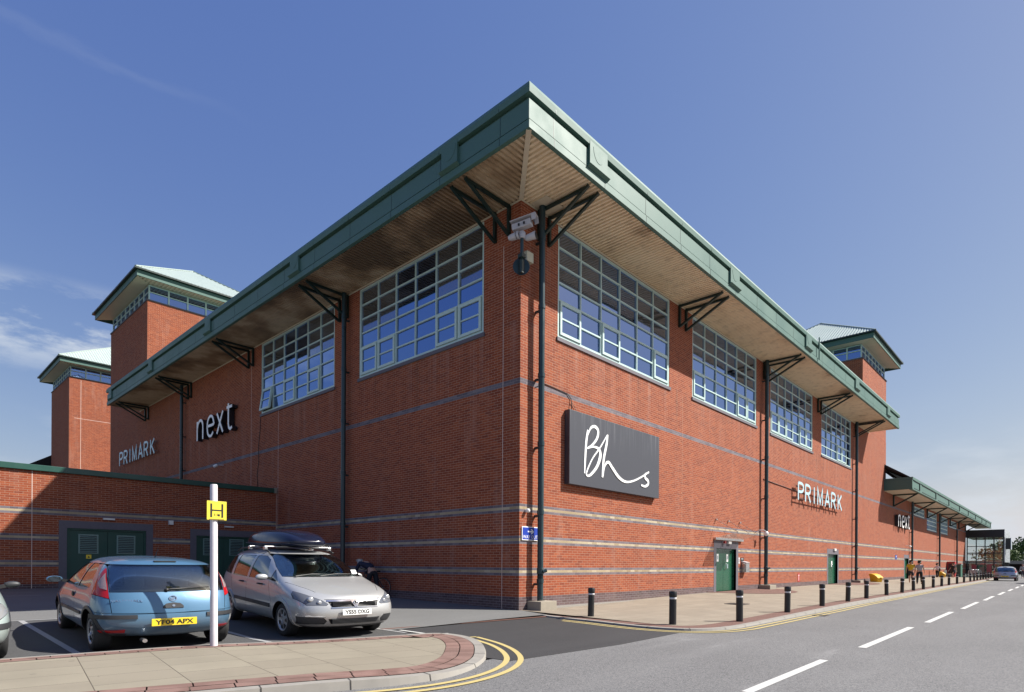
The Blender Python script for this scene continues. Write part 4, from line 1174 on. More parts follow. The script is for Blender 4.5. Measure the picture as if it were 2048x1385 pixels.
def hatch(name, label, cat, paint, plate_r, plate_f=None, group=None, badge=None):
    c = Car(name, label, cat, HNET, paint, group)
    # wheel arch lips: dark plastic
    for ax in (-1.32, 1.17):
        poly = [(ax+.395*math.cos(PI*k/20-.25+(.5*k/20)), .305+.395*math.sin(PI*k/20-.25+(.5*k/20))) for k in range(21)]
        c.fit('arch_lip', 'side', poly, .60, 1.1, TRIM, .010, carve=False)
    c.arches((-1.32,1.17), .345)
    for o in [x for x in bpy.data.objects if x.parent == c.root and x.name.startswith('arch_lip')]:
        ax = -1.32 if sum(v.co.x for v in o.data.vertices) < 0 else 1.17
        sd_ = 1 if sum(v.co.y for v in o.data.vertices) > 0 else -1
        poly = [(ax+.345*math.cos(2*PI*k/36), .305+.345*math.sin(2*PI*k/36)) for k in range(36)]
        o.data = boolean(o.data, prism_mesh([(x, .3*sd_, z) for x, z in poly], (0,1.0*sd_,0)), 'DIFFERENCE', BLACK); smooth_mesh(o.data)
    c.fit('window', 'side', [(.74,.955),(-.30,.945),(-.385,1.325),(.05,1.315),(.30,1.235),(.52,1.12)], .40, 1.1, CARGLASS)
    c.fit('window', 'side', [(-.37,.945),(-1.14,.965),(-1.19,1.03),(-1.12,1.18),(-.98,1.29),(-.80,1.325),(-.455,1.328)], .40, 1.1, CARGLASS)
    c.fit('rear_window', 'end', [(-.66,.925),(.66,.925),(.655,1.13),(.62,1.335),(-.62,1.335),(-.655,1.13)], -2.1, -1.35, CLEARG, -.004, both=False, shell=True, deep=-.80)
    c.fit('windscreen', 'end', [(-.66,1.0),(.66,1.0),(.60,1.15),(.53,1.335),(-.53,1.335),(-.60,1.15)], 2.0, .30, CLEARG, -.004, both=False, shell=True, deep=-.2)
    seats(c, -1.02, .95, .36, 1.10, 1.25); seats(c, -.20, .95, .34, 1.12, 1.30)
    # tall tail lamps up the rear pillars, clear inner half
    tl = c.fit('tail_lamp', 'end', [(.675,.835),(.84,.90),(.88,1.00),(.86,1.18),(.80,1.33),(.66,1.385),(.635,1.34),(.67,1.15),(.675,.95)], -2.1, -1.40, REDL, .004)
    for s_, o in zip((1,-1), tl):
        pm = c.offm(.010); pm.materials.clear(); pm.materials.append(LAMPR)
        k = boolean(pm, prism_mesh([(-2.1, y*s_, z) for y, z in [(.685,.96),(.745,.985),(.752,1.10),(.735,1.22),(.675,1.31),(.655,1.29),(.682,1.13)]], (.6,0,0)), 'INTERSECT', LAMPR); smooth_mesh(k)
        q = mesh_obj(k, 'lamp_lens'); q.parent = o
    c.fit('bumper_strip', 'end', [(.40,.53),(.86,.53),(.86,.59),(.40,.59)], -2.1, -1.45, TRIM, .016, carve=False)
    c.fit('bumper_strip', 'end', [(.40,.475),(.86,.475),(.86,.545),(.40,.545)], 2.1, 1.45, TRIM, .014, carve=False)
    c.fit('reflector', 'end', [(.52,.315),(.80,.315),(.80,.355),(.52,.365)], -2.1, -1.62, REDL, .010, carve=False)
    c.fit('lower_bumper', 'end', [(.50,.20),(.9,.20),(.9,.31),(.50,.30)], -2.1, -1.58, TRIM, .006, carve=False)
    c.fit('side_moulding', 'side', [(.72,.50),(-.86,.52),(-.86,.565),(.72,.555)], .7, 1.1, TRIM, .014, carve=False)
    c.fit('headlamp', 'end', [(.40,.60),(.68,.60),(.80,.68),(.80,.80),(.66,.775),(.42,.69)], 2.1, 1.40, LAMP, .003)
    c.fit('front_grille', 'end', [(-.34,.62),(.34,.62),(.36,.675),(-.36,.675)], 2.1, 1.7, BLACK, -.01, both=False)
    c.fit('lower_grille', 'end', [(-.50,.27),(.50,.27),(.52,.37),(-.52,.37)], 2.1, 1.7, BLACK, -.01, both=False)
    # shut lines
    c.gapline('side', [(-.345,.93),(-.345,.60),(-.25,.30)], .6, 1.1)
    c.gapline('side', [(.72,.93),(.80,.62),(.78,.30)], .6, 1.1)
    c.gapline('end', [(.675,.86),(.655,.62),(.0,.60)], -2.1, -1.60)
    c.gapline('end', [(.655,.62),(.9,.62)], -2.1, -1.6, w=.006)
    c.gapline('end', [(.0,.60),(.655,.60)], -2.1, -1.60)
    c.gapline('end', [(-.0,.70),(.42,.70)], 2.1, 1.6)
    c.gapline('top', [(1.80,.40),(1.0,.70)], .80, 1.0)
    c.finish()
    c.wheels((-1.32,1.17), .80, .295, .185, 7)
    mirror(c, .62, .80, 1.00, TRIM if paint is SILVG else paint, .85 if paint is SILVG else 1.0)
    m = MB(); m.path([(-1.80,.06,.955),(-1.80,.02,.965),(-1.785,-.45,.985)],[.016,.014,.007]); m.tube((-1.83,.06,.955),(-1.76,.06,.955),.025); m.build('rear_wiper', BLACK, c.root, world=False, smooth=True)
    m = MB(); m.path([(-1.0,0,1.45),(-1.02,0,1.47),(-1.14,0,1.60)],[.012,.006,.003]); m.build('aerial', BLACK, c.root, world=False)
    m = MB(); m.box(-1.50,-1.45,-.13,.13,1.385,1.40); m.build('high_brake_lamp', TRIM, c.root, world=False)
    m = MB(); M = frame_matrix(c.surf(0,.712,-1,.0),(0,-1,0),(.16,0,1)); m.prism([M @ Vector(p) for p in [(-.12,-.035,0),(.12,-.035,0),(.115,0,0),(.08,.035,0),(0,.05,0),(-.08,.035,0),(-.115,0,0)]], M.to_3x3() @ Vector((0,0,.012))); h = m.build('tailgate_handle', TRIM, c.root, world=False)
    m = MB(); m.lathe([(0,.0),(.018,.0),(.018,.018),(0,.018)], 16, M); m.build('lock', CHROME, h, world=False)
    for sd_ in (1,-1):
        m = MB(); m.lathe([(0,0),(.045,0),(.045,.012),(.02,.02),(0,.02)], 18, Matrix.Translation((-.22, sd_*.815, .80)) @ Matrix.Rotation(-sd_*PI/2,4,'X')); m.build('door_handle', BLACK, c.root, world=False)
    M = frame_matrix(c.surf(0,.822,-1,.002),(0,-1,0),(.18,0,1))
    m = MB(); m.lathe([(.036,0),(.046,0),(.046,.010),(.036,.010)], 28, M, closed=True); m.prism([M @ Vector(p) for p in [(-.02,-.026,0),(.012,-.014,0),(.026,.012,0),(.01,.022,0),(-.008,.006,0),(-.026,.004,0)]], M.to_3x3() @ Vector((0,0,.008))); m.build('badge', CHROME, c.root, world=False)
    if badge:
        p0, p1 = Vector(c.surf(.60,.80,-1,.004)), Vector(c.surf(.40,.80,-1,.004)); M2 = frame_matrix((p0+p1)/2, p1-p0, (.16,0,1)); text_mesh('badge_text', badge, .052, M2, CHROME, c.root, .005, 'CENTER', 1.25, 1.05)
    if plate_r:
        m = MB(); M = frame_matrix((-1.945,0,.435),(0,-1,0),(0,0,1))
        rec = boolean(s_m := c.offm(.0), prism_mesh([(-2.1,-.36,.36),(-2.1,.36,.36),(-2.1,.40,.51),(-2.1,-.40,.51)], (.3,0,0)), 'INTERSECT')
        bpy.data.meshes.remove(rec)
        c.plate(plate_r, -1.956, .47, False, YPL)
        m = MB(); m.tube((-1.80,.33,.20),(-1.95,.33,.20),.028); m.build('exhaust_pipe', STEEL, c.root, world=False, smooth=True, angle=40)
    return c

BLUEP = paint_mat('light metallic blue paint', (.068,.160,.262), .3, .34)
SILVG = paint_mat('pale silver green paint', (.42,.50,.48), .35, .34)
SILV = paint_mat('silver paint', (.43,.435,.43), .42, .32)
SILVB = paint_mat('silver blue paint', (.38,.41,.46), .45, .34)
DRED = paint_mat('dark red paint', (.08,.012,.014), .3, .3)
h1 = hatch('parked_car', 'light blue three door hatchback seen from behind with a yellow rear plate', 'car', BLUEP, 'YF04 APX', badge='VAUXHALL')
h1.place(-9.14, 1.38, -.045, 87.0, -1.4, 1.235)
h2 = hatch('parked_car', 'pale silver green car at the left edge with only its nose and mirror showing', 'car', SILVG, None)
h2.place(-12.14, 1.30, -.045, -91, 1.4, 1.2)

def mpv(label, paint, plate):
    c = Car('people_carrier', label, 'car', ZNET, paint)
    for ax in (-1.40,1.305):
        poly = [(ax+.43*math.cos(PI*k/20-.18+(.36*k/20)), .30+.43*math.sin(PI*k/20-.18+(.36*k/20))) for k in range(21)]
        c.fit('arch_flare', 'side', poly, .60, 1.2, paint, .016, carve=False)
    c.arches((-1.40,1.305), .360)
    for o in [x for x in bpy.data.objects if x.parent == c.root and x.name.startswith('arch_flare')]:
        ax = -1.40 if sum(v.co.x for v in o.data.vertices) < 0 else 1.305
        sd_ = 1 if sum(v.co.y for v in o.data.vertices) > 0 else -1
        poly = [(ax+.360*math.cos(2*PI*k/36), .305+.360*math.sin(2*PI*k/36)) for k in range(36)]
        o.data = boolean(o.data, prism_mesh([(x, .3*sd_, z) for x, z in poly], (0,1.0*sd_,0)), 'DIFFERENCE', BLACK); smooth_mesh(o.data)
    c.fit('window', 'side', [(.56,1.03),(-.34,1.03),(-.34,1.475),(.02,1.475),(.26,1.40)], .45, 1.2, CARGLASS)
    c.fit('window', 'side', [(-.45,1.03),(-1.22,1.045),(-1.26,1.47),(-.45,1.478)], .45, 1.2, CARGLASS)
    c.fit('window', 'side', [(-1.36,1.05),(-1.90,1.10),(-1.80,1.34),(-1.66,1.44),(-1.40,1.47)], .45, 1.2, CARGLASS)
    c.fit('quarter_window', 'side', [(1.0,1.0),(.67,1.02),(.66,1.22)], .45, 1.2, CARGLASS)
    c.fit('windscreen', 'end', [(-.75,1.10),(.75,1.10),(.70,1.28),(.60,1.525),(-.60,1.525),(-.70,1.28)], 2.0, .15, CLEARG, -.004, both=False, shell=True, deep=-.55)
    seats(c, -.30, 1.06, .36, 1.30, 1.46); seats(c, -.52, 1.12, .0, 1.2, 1.4, one=True)
    m = MB(); m.lathe([(.17,-.012),(.19,0),(.17,.012)], 28, Matrix.Translation((.42,.37,1.13)) @ Matrix.Rotation(-1.1,4,'Y'), closed=True); m.build('steering_wheel', BLACK, c.root, world=False)
    m = MB(); m.box(.45,.95,-.70,.70,1.095,1.115); m.box(.72,.92,-.62,.10,1.115,1.135); m.build('dashboard', DASH, c.root, world=False, bevel=.01)
    m = MB(); m.box(.20,.23,-.11,.11,1.42,1.48); m.build('inner_mirror', BLACK, c.root, world=False)
    c.fit('rear_window', 'end', [(-.66,1.05),(.66,1.05),(.55,1.46),(-.55,1.46)], -2.4, -1.75, CARGLASS, -.004, both=False)
    c.fit('tail_lamp', 'end', [(.74,.98),(.90,.98),(.74,1.42),(.64,1.42)], -2.4, -1.98, REDL, .003)
    hl = c.fit('headlamp', 'end', [(.50,.635),(.76,.645),(.86,.74),(.845,.875),(.76,.835),(.55,.73),(.46,.665)], 2.4, 1.62, LAMPB, .003)
    for s_, o in zip((1,-1), hl):
        for (yy, zz, rr) in ((.70,.742,.050),(.585,.690,.038)):
            x_ = 2.085 if yy < .6 else 2.005
            m = MB(); m.lathe([(0,.03),(rr*.45,.035),(rr*.8,.03),(rr,.018),(rr,-.05),(0,-.05)], 20, Matrix.Translation((x_, s_*yy, zz)) @ Matrix.Rotation(PI/2-.25,4,'Y'))
            m.build('lamp_bulb', LAMP, o, world=False, smooth=True, angle=50)
    g = c.fit('front_grille', 'end', [(-.40,.605),(.40,.605),(.46,.715),(-.46,.715)], 2.5, 1.9, BLACK, -.012, both=False)[0]
    # chrome surround and central wedge
    for poly in ([(-.48,.705),(.48,.705),(.475,.735),(-.475,.735)], [(-.09,.735),(-.03,.735),(.015,.59),(-.015,.59)], [(.09,.735),(.03,.735),(-.015,.59),(.015,.59)], [(-.42,.585),(.42,.585),(.425,.603),(-.425,.603)]):
        pm = c.offm(.008 if len(poly) == 4 and abs(poly[0][0]) > .2 else .012); pm.materials.clear(); pm.materials.append(CHROME)
        k = boolean(pm, prism_mesh([(2.5, y, z) for y, z in poly], (-.45,0,0)), 'INTERSECT', CHROME); smooth_mesh(k); q = mesh_obj(k, 'grille_bar'); q.parent = g
    m = MB()
    for z in (.632,.655,.678): m.box(2.06,2.195,-.40,.40,z,z+.006)
    m.build('grille_slats', TRIM, g, world=False)
    m = MB(); m.lathe([(.030,0),(.042,0),(.042,.012),(.030,.012)], 24, Matrix.Translation((2.205,0,.688)) @ Matrix.Rotation(PI/2-.15,4,'Y'), closed=True); m.build('badge', CHROME, c.root, world=False)
    lg = c.fit('lower_grille', 'end', [(-.40,.30),(.40,.30),(.46,.395),(-.46,.395)], 2.5, 1.9, BLACK, -.02, both=False)[0]
    m = MB()
    for z in (.318,.34,.362,.382): m.box(2.05,2.232,-.42,.42,z,z+.007)
    m.build('grille_slats', TRIM, lg, world=False)
    fl = c.fit('fog_lamp_panel', 'end', [(.52,.30),(.83,.30),(.86,.43),(.56,.43),(.49,.36)], 2.5, 1.75, TRIM, -.006)
    m = MB(); m.prism([(2.17,-.52,.415),(2.03,-.80,.44),(2.03,-.80,.455),(2.10,-.66,.47),(2.19,-.52,.435)], (.012,0,0)); m.build('bumper_damage', simple('scuffed bare plastic', (.35,.34,.33), .7), c.root, world=False)
    c.fit('side_moulding', 'side', [(.80,.50),(-1.02,.53),(-1.02,.60),(.80,.575)], .7, 1.2, TRIM, .012, carve=False)
    c.fit('lower_bumper', 'end', [(-.80,.17),(.80,.17),(.80,.245),(-.80,.245)], 2.5, 1.75, BLACK, .006, both=False, carve=False)
    c.gapline('side', [(.62,1.01),(.86,.62),(.84,.28)], .6, 1.2); c.gapline('side', [(-.395,1.48),(-.395,.30)], .6, 1.2); c.gapline('side', [(-1.30,1.02),(-1.10,.62),(-1.02,.55),(-.96,.30)], .6, 1.2)
    c.gapline('end', [(.50,.74),(-.50,.74)], 2.5, 1.9, both=False)
    c.gapline('top', [(2.02,.52),(1.60,.70),(1.22,.80)], .86, 1.2)
    c.finish()
    c.wheels((-1.40,1.305), .88, .315, .205, 7)
    mirror(c, .70, .86, 1.08, paint, 1.08, fold=1)
    for s_ in (1,-1):
        m = MB(); m.path([(.05,s_*.63,1.555),(-.1,s_*.635,1.60),(-.8,s_*.635,1.655),(-1.5,s_*.62,1.62),(-1.75,s_*.60,1.555)], .018, 10); m.build('roof_rail', BLACK, c.root, world=False, smooth=True)
        for x in (.40,-.55):
            m = MB(); m.path([(x,s_*.83,.92),(x-.02,s_*.92,.93),(x-.14,s_*.92,.93),(x-.16,s_*.83,.92)], .016, 8); m.build('door_handle', BLACK, c.root, world=False, smooth=True)
    for x in (-.15,-.95):
        m = MB(); m.box(x-.03,x+.03,-.66,.66,1.66,1.685)
        b = m.build('roof_bar', STEEL, c.root, world=False, bevel=.008)
        for s_ in (1,-1):
            f = MB(); f.box(x-.05,x+.05,s_*.635-.03,s_*.635+.03,1.60,1.675); f.build('bar_foot', STEEL, b, world=False, bevel=.012)
    for (y0,y1_) in ((-.15,.50),(-.60,.05)):
        m = MB(); m.path([(1.17,y0,1.115),(1.08,(y0+y1_)/2,1.15),(1.03,y1_,1.145)],[.012,.009,.005]); m.build('wiper', BLACK, c.root, world=False)
    m = MB(); M = frame_matrix((.98,.60,1.185),(0,1,0),(-.85,0,1)); m.box(-.05,.05,-.05,.05,0,.004,M); m.build('paper_permit', WHITE, c.root, world=False)
    c.plate(plate, 2.262, .515, True, WPL, tilt=.12)
    return c
z1 = mpv('silver beige people carrier facing the pavement with a dark roof box on top', SILV, 'YS55 DXG')
z1.place(-6.12, .90, -.045, -95, 1.6)
# roof box: rests on the bars, a thing of its own
rb = thing('roof_box', 'glossy dark navy roof box on the silver people carrier', 'roof box', (0,0,0), 0)
bn = MB()
BX = [(-1.28,.16,.02,.20),(-1.22,.30,.0,.30),(-.9,.40,-.01,.37),(-.2,.42,-.01,.40),(.3,.40,-.01,.36),(.62,.34,.01,.26),(.74,.22,.04,.14)]
prev = None
for (x, w_, zl, zh) in BX:
    ring = [(x,-w_*.8,zl),(x,-w_,zl+.07),(x,-w_*.98,zl+.12),(x,-w_*.80,zh*.93),(x,-w_*.35,zh),(x,w_*.35,zh),(x,w_*.80,zh*.93),(x,w_*.98,zl+.12),(x,w_,zl+.07),(x,w_*.8,zl)]
    vs_ = [bn.bm.verts.new(p) for p in ring]
    if prev:
        for i in range(10): bn.bm.faces.new((prev[i], prev[(i+1)%10], vs_[(i+1)%10], vs_[i]))
    else: bn.bm.faces.new(vs_)
    prev = vs_
bn.bm.faces.new(list(reversed(prev)))
NAVY = simple('glossy navy plastic', (.008,.010,.026), .16, 0, .1)
ob = bn.build('shell', NAVY, rb, world=False, smooth=True); q = ob.modifiers.new('s','SUBSURF'); q.levels = 2; q.render_levels = 3
m = MB(); m.path([(-1.24,-.30,.09),(-.9,-.405,.075),(-.2,-.425,.07),(.35,-.40,.07),(.66,-.33,.08)], .008); m.build('seam', BLACK, rb, world=False)
m = MB(); m.path([(-1.24,.30,.09),(-.9,.405,.075),(-.2,.425,.07),(.35,.40,.07),(.66,.33,.08)], .008); m.build('seam', BLACK, rb, world=False)
rb.location = wmat(z1.root) @ Vector((-.56, .03, 1.665)); rb.rotation_euler = (0, R(1.6), R(-95)); rb.scale = (1.42,1.30,1.02)
# far cars on the road
h3 = hatch('moving_car', 'silver blue hatchback driving away beside the row of black bollards', 'car', SILVB, 'YK07 VSE')
h3.place(68.2, -6.4, -.10, 0.5)
h4 = hatch('moving_car', 'dark red car at the right edge coming towards the camera', 'car', DRED, None)
h4.place(57.0, -9.35, -.10, 180)
# ------------------------------------------------------------------ signs on the walls
WHITEL = simple('white lettering', (.85,.85,.84), .35, 0, .03)
PBLUE = simple('pale blue lettering', (.42,.60,.66), .35, 0, .05)
NAVYB = simple('letter side black', (.010,.011,.016), .4)
def RW(u, v, w): return (u, -w, v)
# dark panel with handwritten lettering
sg = thing('shop_sign', 'large dark grey panel sign with white handwritten Bhs lettering on the sunny wall', 'shop sign', (4.8,0,4.8))
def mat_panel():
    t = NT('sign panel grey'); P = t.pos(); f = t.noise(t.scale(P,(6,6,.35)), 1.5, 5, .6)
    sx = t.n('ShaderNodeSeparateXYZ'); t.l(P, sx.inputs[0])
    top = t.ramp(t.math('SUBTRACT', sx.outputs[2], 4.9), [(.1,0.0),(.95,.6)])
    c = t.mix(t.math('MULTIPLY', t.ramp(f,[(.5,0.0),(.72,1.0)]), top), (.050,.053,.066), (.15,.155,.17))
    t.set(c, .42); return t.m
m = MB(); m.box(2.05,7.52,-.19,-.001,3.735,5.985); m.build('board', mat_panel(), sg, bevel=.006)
STR = {'stem': ([(2.99,5.50),(2.90,5.13),(2.85,4.60),(2.82,4.13)], (.10,.10,.09,.05)),
 'bowl': ([(2.96,5.33),(3.14,5.59),(3.37,5.67),(3.54,5.57),(3.49,5.33),(3.24,5.08),(2.95,4.92)], (.05,.07,.10,.11,.10,.07,.05)),
 'lower': ([(2.95,4.92),(3.30,5.02),(3.60,4.98),(3.67,4.77),(3.48,4.41),(3.16,4.13),(2.97,4.06)], (.04,.06,.10,.14,.11,.08,.06)),
 'loop': ([(2.97,4.06),(2.92,4.17),(3.22,4.62),(3.66,5.05),(4.07,5.52)], (.06,.06,.05,.05,.04)),
 'hstem': ([(4.09,5.53),(4.02,5.20),(3.86,4.68),(3.80,4.11)], (.07,.11,.11,.09)),
 'wave': ([(3.83,4.16),(3.92,4.48),(4.13,4.64),(4.38,4.48),(4.77,4.22),(5.20,4.11),(5.73,4.20),(6.35,4.43),(6.76,4.62)], (.05,.06,.09,.11,.11,.08,.06,.05,.05)),
 'ess': ([(6.74,4.60),(6.50,4.50),(6.50,4.38),(6.68,4.30),(6.70,4.18),(6.50,4.08),(6.22,4.10)], (.05,.07,.10,.11,.09,.08,.06))}
for k, (nm, (pts, wd)) in enumerate(STR.items()):
    q = catmull([(a,b,c) for (a,b),c in zip(pts, wd)], 7)
    m = MB(); ribbon(m, [(a,b) for a,b,c in q], [c for a,b,c in q], .012+.0016*k, RW, .191)
    m.build('lettering', WHITEL, sg)
m = MB(); m.path([(.75,-.13,6.52),(1.0,-.02,6.56),(1.5,-.02,6.54),(2.15,-.02,6.50),(2.32,-.03,6.38),(2.33,-.05,6.25),(2.28,-.08,5.98)], .013, 6); m.build('cable', BLACK, sg, smooth=True)
m = MB(); m.path([(2.34,-.04,6.28),(2.52,-.03,6.15),(2.56,-.06,6.05),(2.50,-.08,5.98)], .008, 6); m.build('cable', BLACK, sg, smooth=True)

GLY = {'P': [[(0,0),(0,1)],[(0,.985),(.55,.985),(.85,.90),(.92,.76),(.85,.60),(.55,.50),(0,.50)]],
 'R': [[(0,0),(0,1)],[(0,.985),(.55,.985),(.85,.90),(.92,.76),(.85,.60),(.55,.50),(0,.50)],[(.48,.50),(.95,0)]],
 'I': [[(0,0),(0,1)]], 'M': [[(0,0),(0,1),(.5,.12),(1,1),(1,0)]],
 'A': [[(0,0),(.5,1),(1,0)],[(.19,.34),(.81,.34)]], 'K': [[(0,0),(0,1)],[(.88,1),(.02,.42)],[(.27,.58),(.95,0)]],
 'n': [[(0,0),(0,.80)],[(.02,.52),(.12,.70),(.34,.80),(.55,.76),(.66,.62),(.68,.45),(.68,0)]],
 'e': [[(.04,.44),(.74,.44),(.73,.60),(.62,.75),(.40,.81),(.18,.74),(.05,.56),(.03,.36),(.10,.14),(.30,.02),(.52,.02),(.70,.14)]],
 'x': [[(0,.80),(.70,0)],[(.70,.82),(0,0)]],
 't': [[(.0,.86),(.62,.86)],[(.20,1.0),(.20,.25),(.26,.08),(.42,.01),(.62,.06)]]}
def letters(root, side, items, z0, h, sw, off, depth, face, sidem=None, base=0.0):
    """items: (char, u_start, u_end) in wall coordinates; side letters get a deep dark body and a thin face"""
    for ch, ua, ub in items:
        def mp(u, v, w): return MP(side, u, w+base, v)
        par = None
        for d0, d1, mt, nm in ([(off-depth, off-.004, sidem, 'letter')] if sidem else [])+[(off-.003, off+.014, face, 'letter' if not sidem else 'letter_face')]:
            m = MB()
            for k, st_ in enumerate(GLY[ch]):
                pts = [(ua+(ub-ua)*x, z0+h*y) for x, y in st_]
                if len(pts) > 5: pts = catmull(pts, 3)
                e = .0015*k
                ribbon(m, pts, sw*(1.0 if not (sidem and mt is sidem) else 1.06), (d1-d0)+e, mp, d0-(e if mt is sidem else 0))
            o = m.build(nm, mt, par or root)
            par = o if par is None and sidem else par
s1 = thing('shop_sign', 'pale blue PRIMARK lettering on thin rails on the sunny wall', 'shop sign', (27.3,0,5.4))
IT = [('P',22.98,23.92),('R',24.22,25.16),('I',25.83,25.83),('M',26.50,27.46),('A',27.98,28.98),('R',29.36,30.28),('K',30.84,31.74)]
def letters_I(items, w=.01): return [(c,a,b if b != a else a+w) for c,a,b in items]
letters(s1, 'R', letters_I(IT), 4.95, .96, .15, .25, .06, PBLUE)
for z in (5.08, 5.72):
    m = MB(); wbox(m, 'R', 22.8, 31.9, .18, .205, z-.03, z+.03)
    for u in (23.4,25.9,28.5,31.2): wbox(m, 'R', u-.015, u+.015, 0, .18, z-.015, z+.015)
    m.build('rail', simple('brown rail', (.10,.035,.025), .6), s1)
m = MB(); m.path([(18.4,-.02,5.62),(20.5,-.02,5.56),(22.8,-.02,5.50),(23.0,-.15,5.45)], .022, 6); m.build('cable', simple('brown cable', (.07,.02,.018), .6), s1, smooth=True)
s2 = thing('shop_sign', 'pale blue PRIMARK lettering on the shaded left wall', 'shop sign', (0,34.2,8.6))
def mir(items, hi, lo, a0, b0):   # letters run towards smaller y on the left wall
    return [(c, hi-(a-a0)*(hi-lo)/(b0-a0), hi-(b-a0)*(hi-lo)/(b0-a0)) for c,a,b in items]
letters(s2, 'L', mir(letters_I(IT), 38.0, 30.35, 22.98, 31.74), 8.15, .92, .14, .25, .06, PBLUE)
for z in (8.28, 8.90):
    m = MB(); wbox(m, 'L', 30.2, 38.2, .18, .205, z-.025, z+.025); m.build('rail', simple('brown rail 2', (.07,.03,.025), .6), s2)
NX = [('n',0,1.30),('e',1.52,2.80),('x',2.98,4.15),('t',4.32,5.45)]
s3 = thing('shop_sign', 'white next lettering with deep black sides on the shaded left wall', 'shop sign', (0,20.7,8.4))
letters(s3, 'L', [(c, 23.1-a*.90, 23.1-b*.90) for c,a,b in NX], 7.88, 1.30, .135, .30, .26, WHITEL, NAVYB)
s4 = thing('shop_sign', 'white next lettering with deep black sides on the far wing', 'shop sign', (52.3,0,5.3))
letters(s4, 'R', [(c, 49.65+a, 49.65+b) for c,a,b in NX], 4.80, 1.25, .145, .30, .26, WHITEL, NAVYB)

# WAY OUT direction sign by the corner
ws = thing('direction_sign', 'small blue and white WAY OUT sign with an arrow by the wall corner', 'sign', (.44,0,2.15))
m = MB(); wbox(m, 'R', .075, .79, .02, .035, 1.965, 2.355); b_ = m.build('sign_board', WHITEL, ws, bevel=.004)
m = MB(); wbox(m, 'R', .10, .765, .0355, .038, 1.99, 2.33); m.build('sign_face', simple('blue sign face', (.012,.045,.36), .35), ws)
m = MB(); m.prism([MP('R',u,.0385,v) for u,v in [(.32,2.20),(.46,2.20),(.46,2.165),(.40,2.165)][:0] or [(.32,2.235),(.50,2.235),(.44,2.285),(.50,2.285),(.585,2.215),(.50,2.145),(.44,2.145),(.50,2.195),(.32,2.195)]], MP('R',0,.0012,0)); m.build('arrow', WHITEL, ws)
text_mesh('sign_text', 'WAY OUT', .135, frame_matrix((.432,-.0395,2.06),(1,0,0),(0,0,1)), WHITEL, ws, .002, 'CENTER', 1.0)
# hydrant marker on a white post
hp = thing('hydrant_post', 'white steel post with a yellow H hydrant plate at the pavement edge', 'hydrant marker', (-8.87,-1.56,0))
m = MB(); m.lathe([(0,0),(.055,0),(.053,2.475),(.045,2.492),(0,2.497)], 28, Matrix.Translation((-8.87,-1.55,0)) @ Matrix.Rotation(R(-.35),4,'Y')); m.build('post', simple('scuffed white post', (.60,.57,.60), .45, 0, .14, 9), hp, smooth=True, angle=50)
m = MB(); m.box(-.145,.145,-.145,.145,0,.006, frame_matrix((-8.865,-1.615,2.085),(1,-.05,0),(0,0,1))); pl = m.build('sign_plate', simple('yellow enamel plate', (.80,.66,.06), .35, 0, .04), hp, bevel=.004)
HM = frame_matrix((-8.865,-1.6225,2.085),(1,-.05,0),(0,0,1))
for (a,b,c,d) in ((-.095,-.068,-.105,.105),(.068,.095,-.105,.105),(-.067,.067,-.006,.014)):
    m = MB(); m.box(a,b,c,d,0,.0015,HM); m.build('letter_bar', simple('sign black', (.02,.018,.015), .5), pl)
text_mesh('sign_text', '5 0', .05, HM @ Matrix.Translation((-.01,-.065,.001)), BLACK, pl, .001)
m = MB(); m.box(.018,.045,-.085,-.055,0,.0015,HM); m.build('letter_bar', BLACK, pl)
m = MB(); m.box(-.11,.11,-.142,-.128,0,.0012,HM); m.build('small_print', simple('print', (.25,.17,.03), .6), pl)
for z in (2.16, 2.01):
    m = MB(); m.lathe([(.054,z-.012),(.058,z-.012),(.058,z+.012),(.054,z+.012)], 24, Matrix.Translation((-8.87,-1.55,0)), closed=True); m.build('clip', STEEL, pl)

# ------------------------------------------------------------------ security camera on the corner
cm = thing('security_camera', 'white security camera with two lamps on a pole bracket at the building corner', 'security camera', (-.28,-.28,10.1))
WC = simple('off white camera casing', (.48,.47,.50), .4, 0, .08)
m = MB(); m.tube((-.28,-.28,9.62),(-.28,-.28,10.16),.048,16); m.tube((-.28,-.28,9.72),(-.02,-.02,9.72),.035,10); m.build('pole', PIPE, cm, smooth=True, angle=40)
m = MB(); m.box(-.36,-.20,-.36,-.20,9.64,9.74); m.box(-.30,-.22,-.30,-.22,9.25,9.64); m.bar((-.26,-.26,9.66),(-.02,-.02,9.66),.10); m.build('clamp', GREEN_D, cm)
m = MB(); m.lathe([(0,-.0),(.10,-.0),(.12,.05),(.12,.17),(.09,.22),(0,.23)], 18, Matrix.Translation((-.28,-.28,10.14))); m.build('pan_head', WC, cm, smooth=True, angle=40)
dr = Vector((.35,-.93,.13)).normalized(); sdv = dr.cross(Vector((0,0,1))).normalized(); upv = sdv.cross(dr)
CMx = Matrix((dr, -sdv, upv)).transposed().to_4x4(); CMx.translation = Vector((-.28,-.30,10.56))
m = MB(); m.box(-.34,.32,-.115,.115,-.10,.10,CMx); hb = m.build('housing', WC, cm, bevel=.015)
m = MB(); m.prism([CMx @ Vector(p) for p in [(-.30,-.135,.115),(.44,-.135,.115),(.44,-.12,.14),(.44,.12,.14),(.44,.135,.115),(-.30,.135,.115)][:0] or [(-.32,-.13,.105),(-.32,.13,.105),(.42,.13,.105),(.42,-.13,.105)]], CMx.to_3x3() @ Vector((0,0,.02)))
for s_ in (-1,1): m.box(.30,.42,s_*.125-.008,s_*.125+.008,-.06,.105,CMx)
m.build('sun_hood', WC, hb)
m = MB(); m.box(.321,.326,-.085,.085,-.07,.075,CMx); m.build('window', CARGLASS, hb)
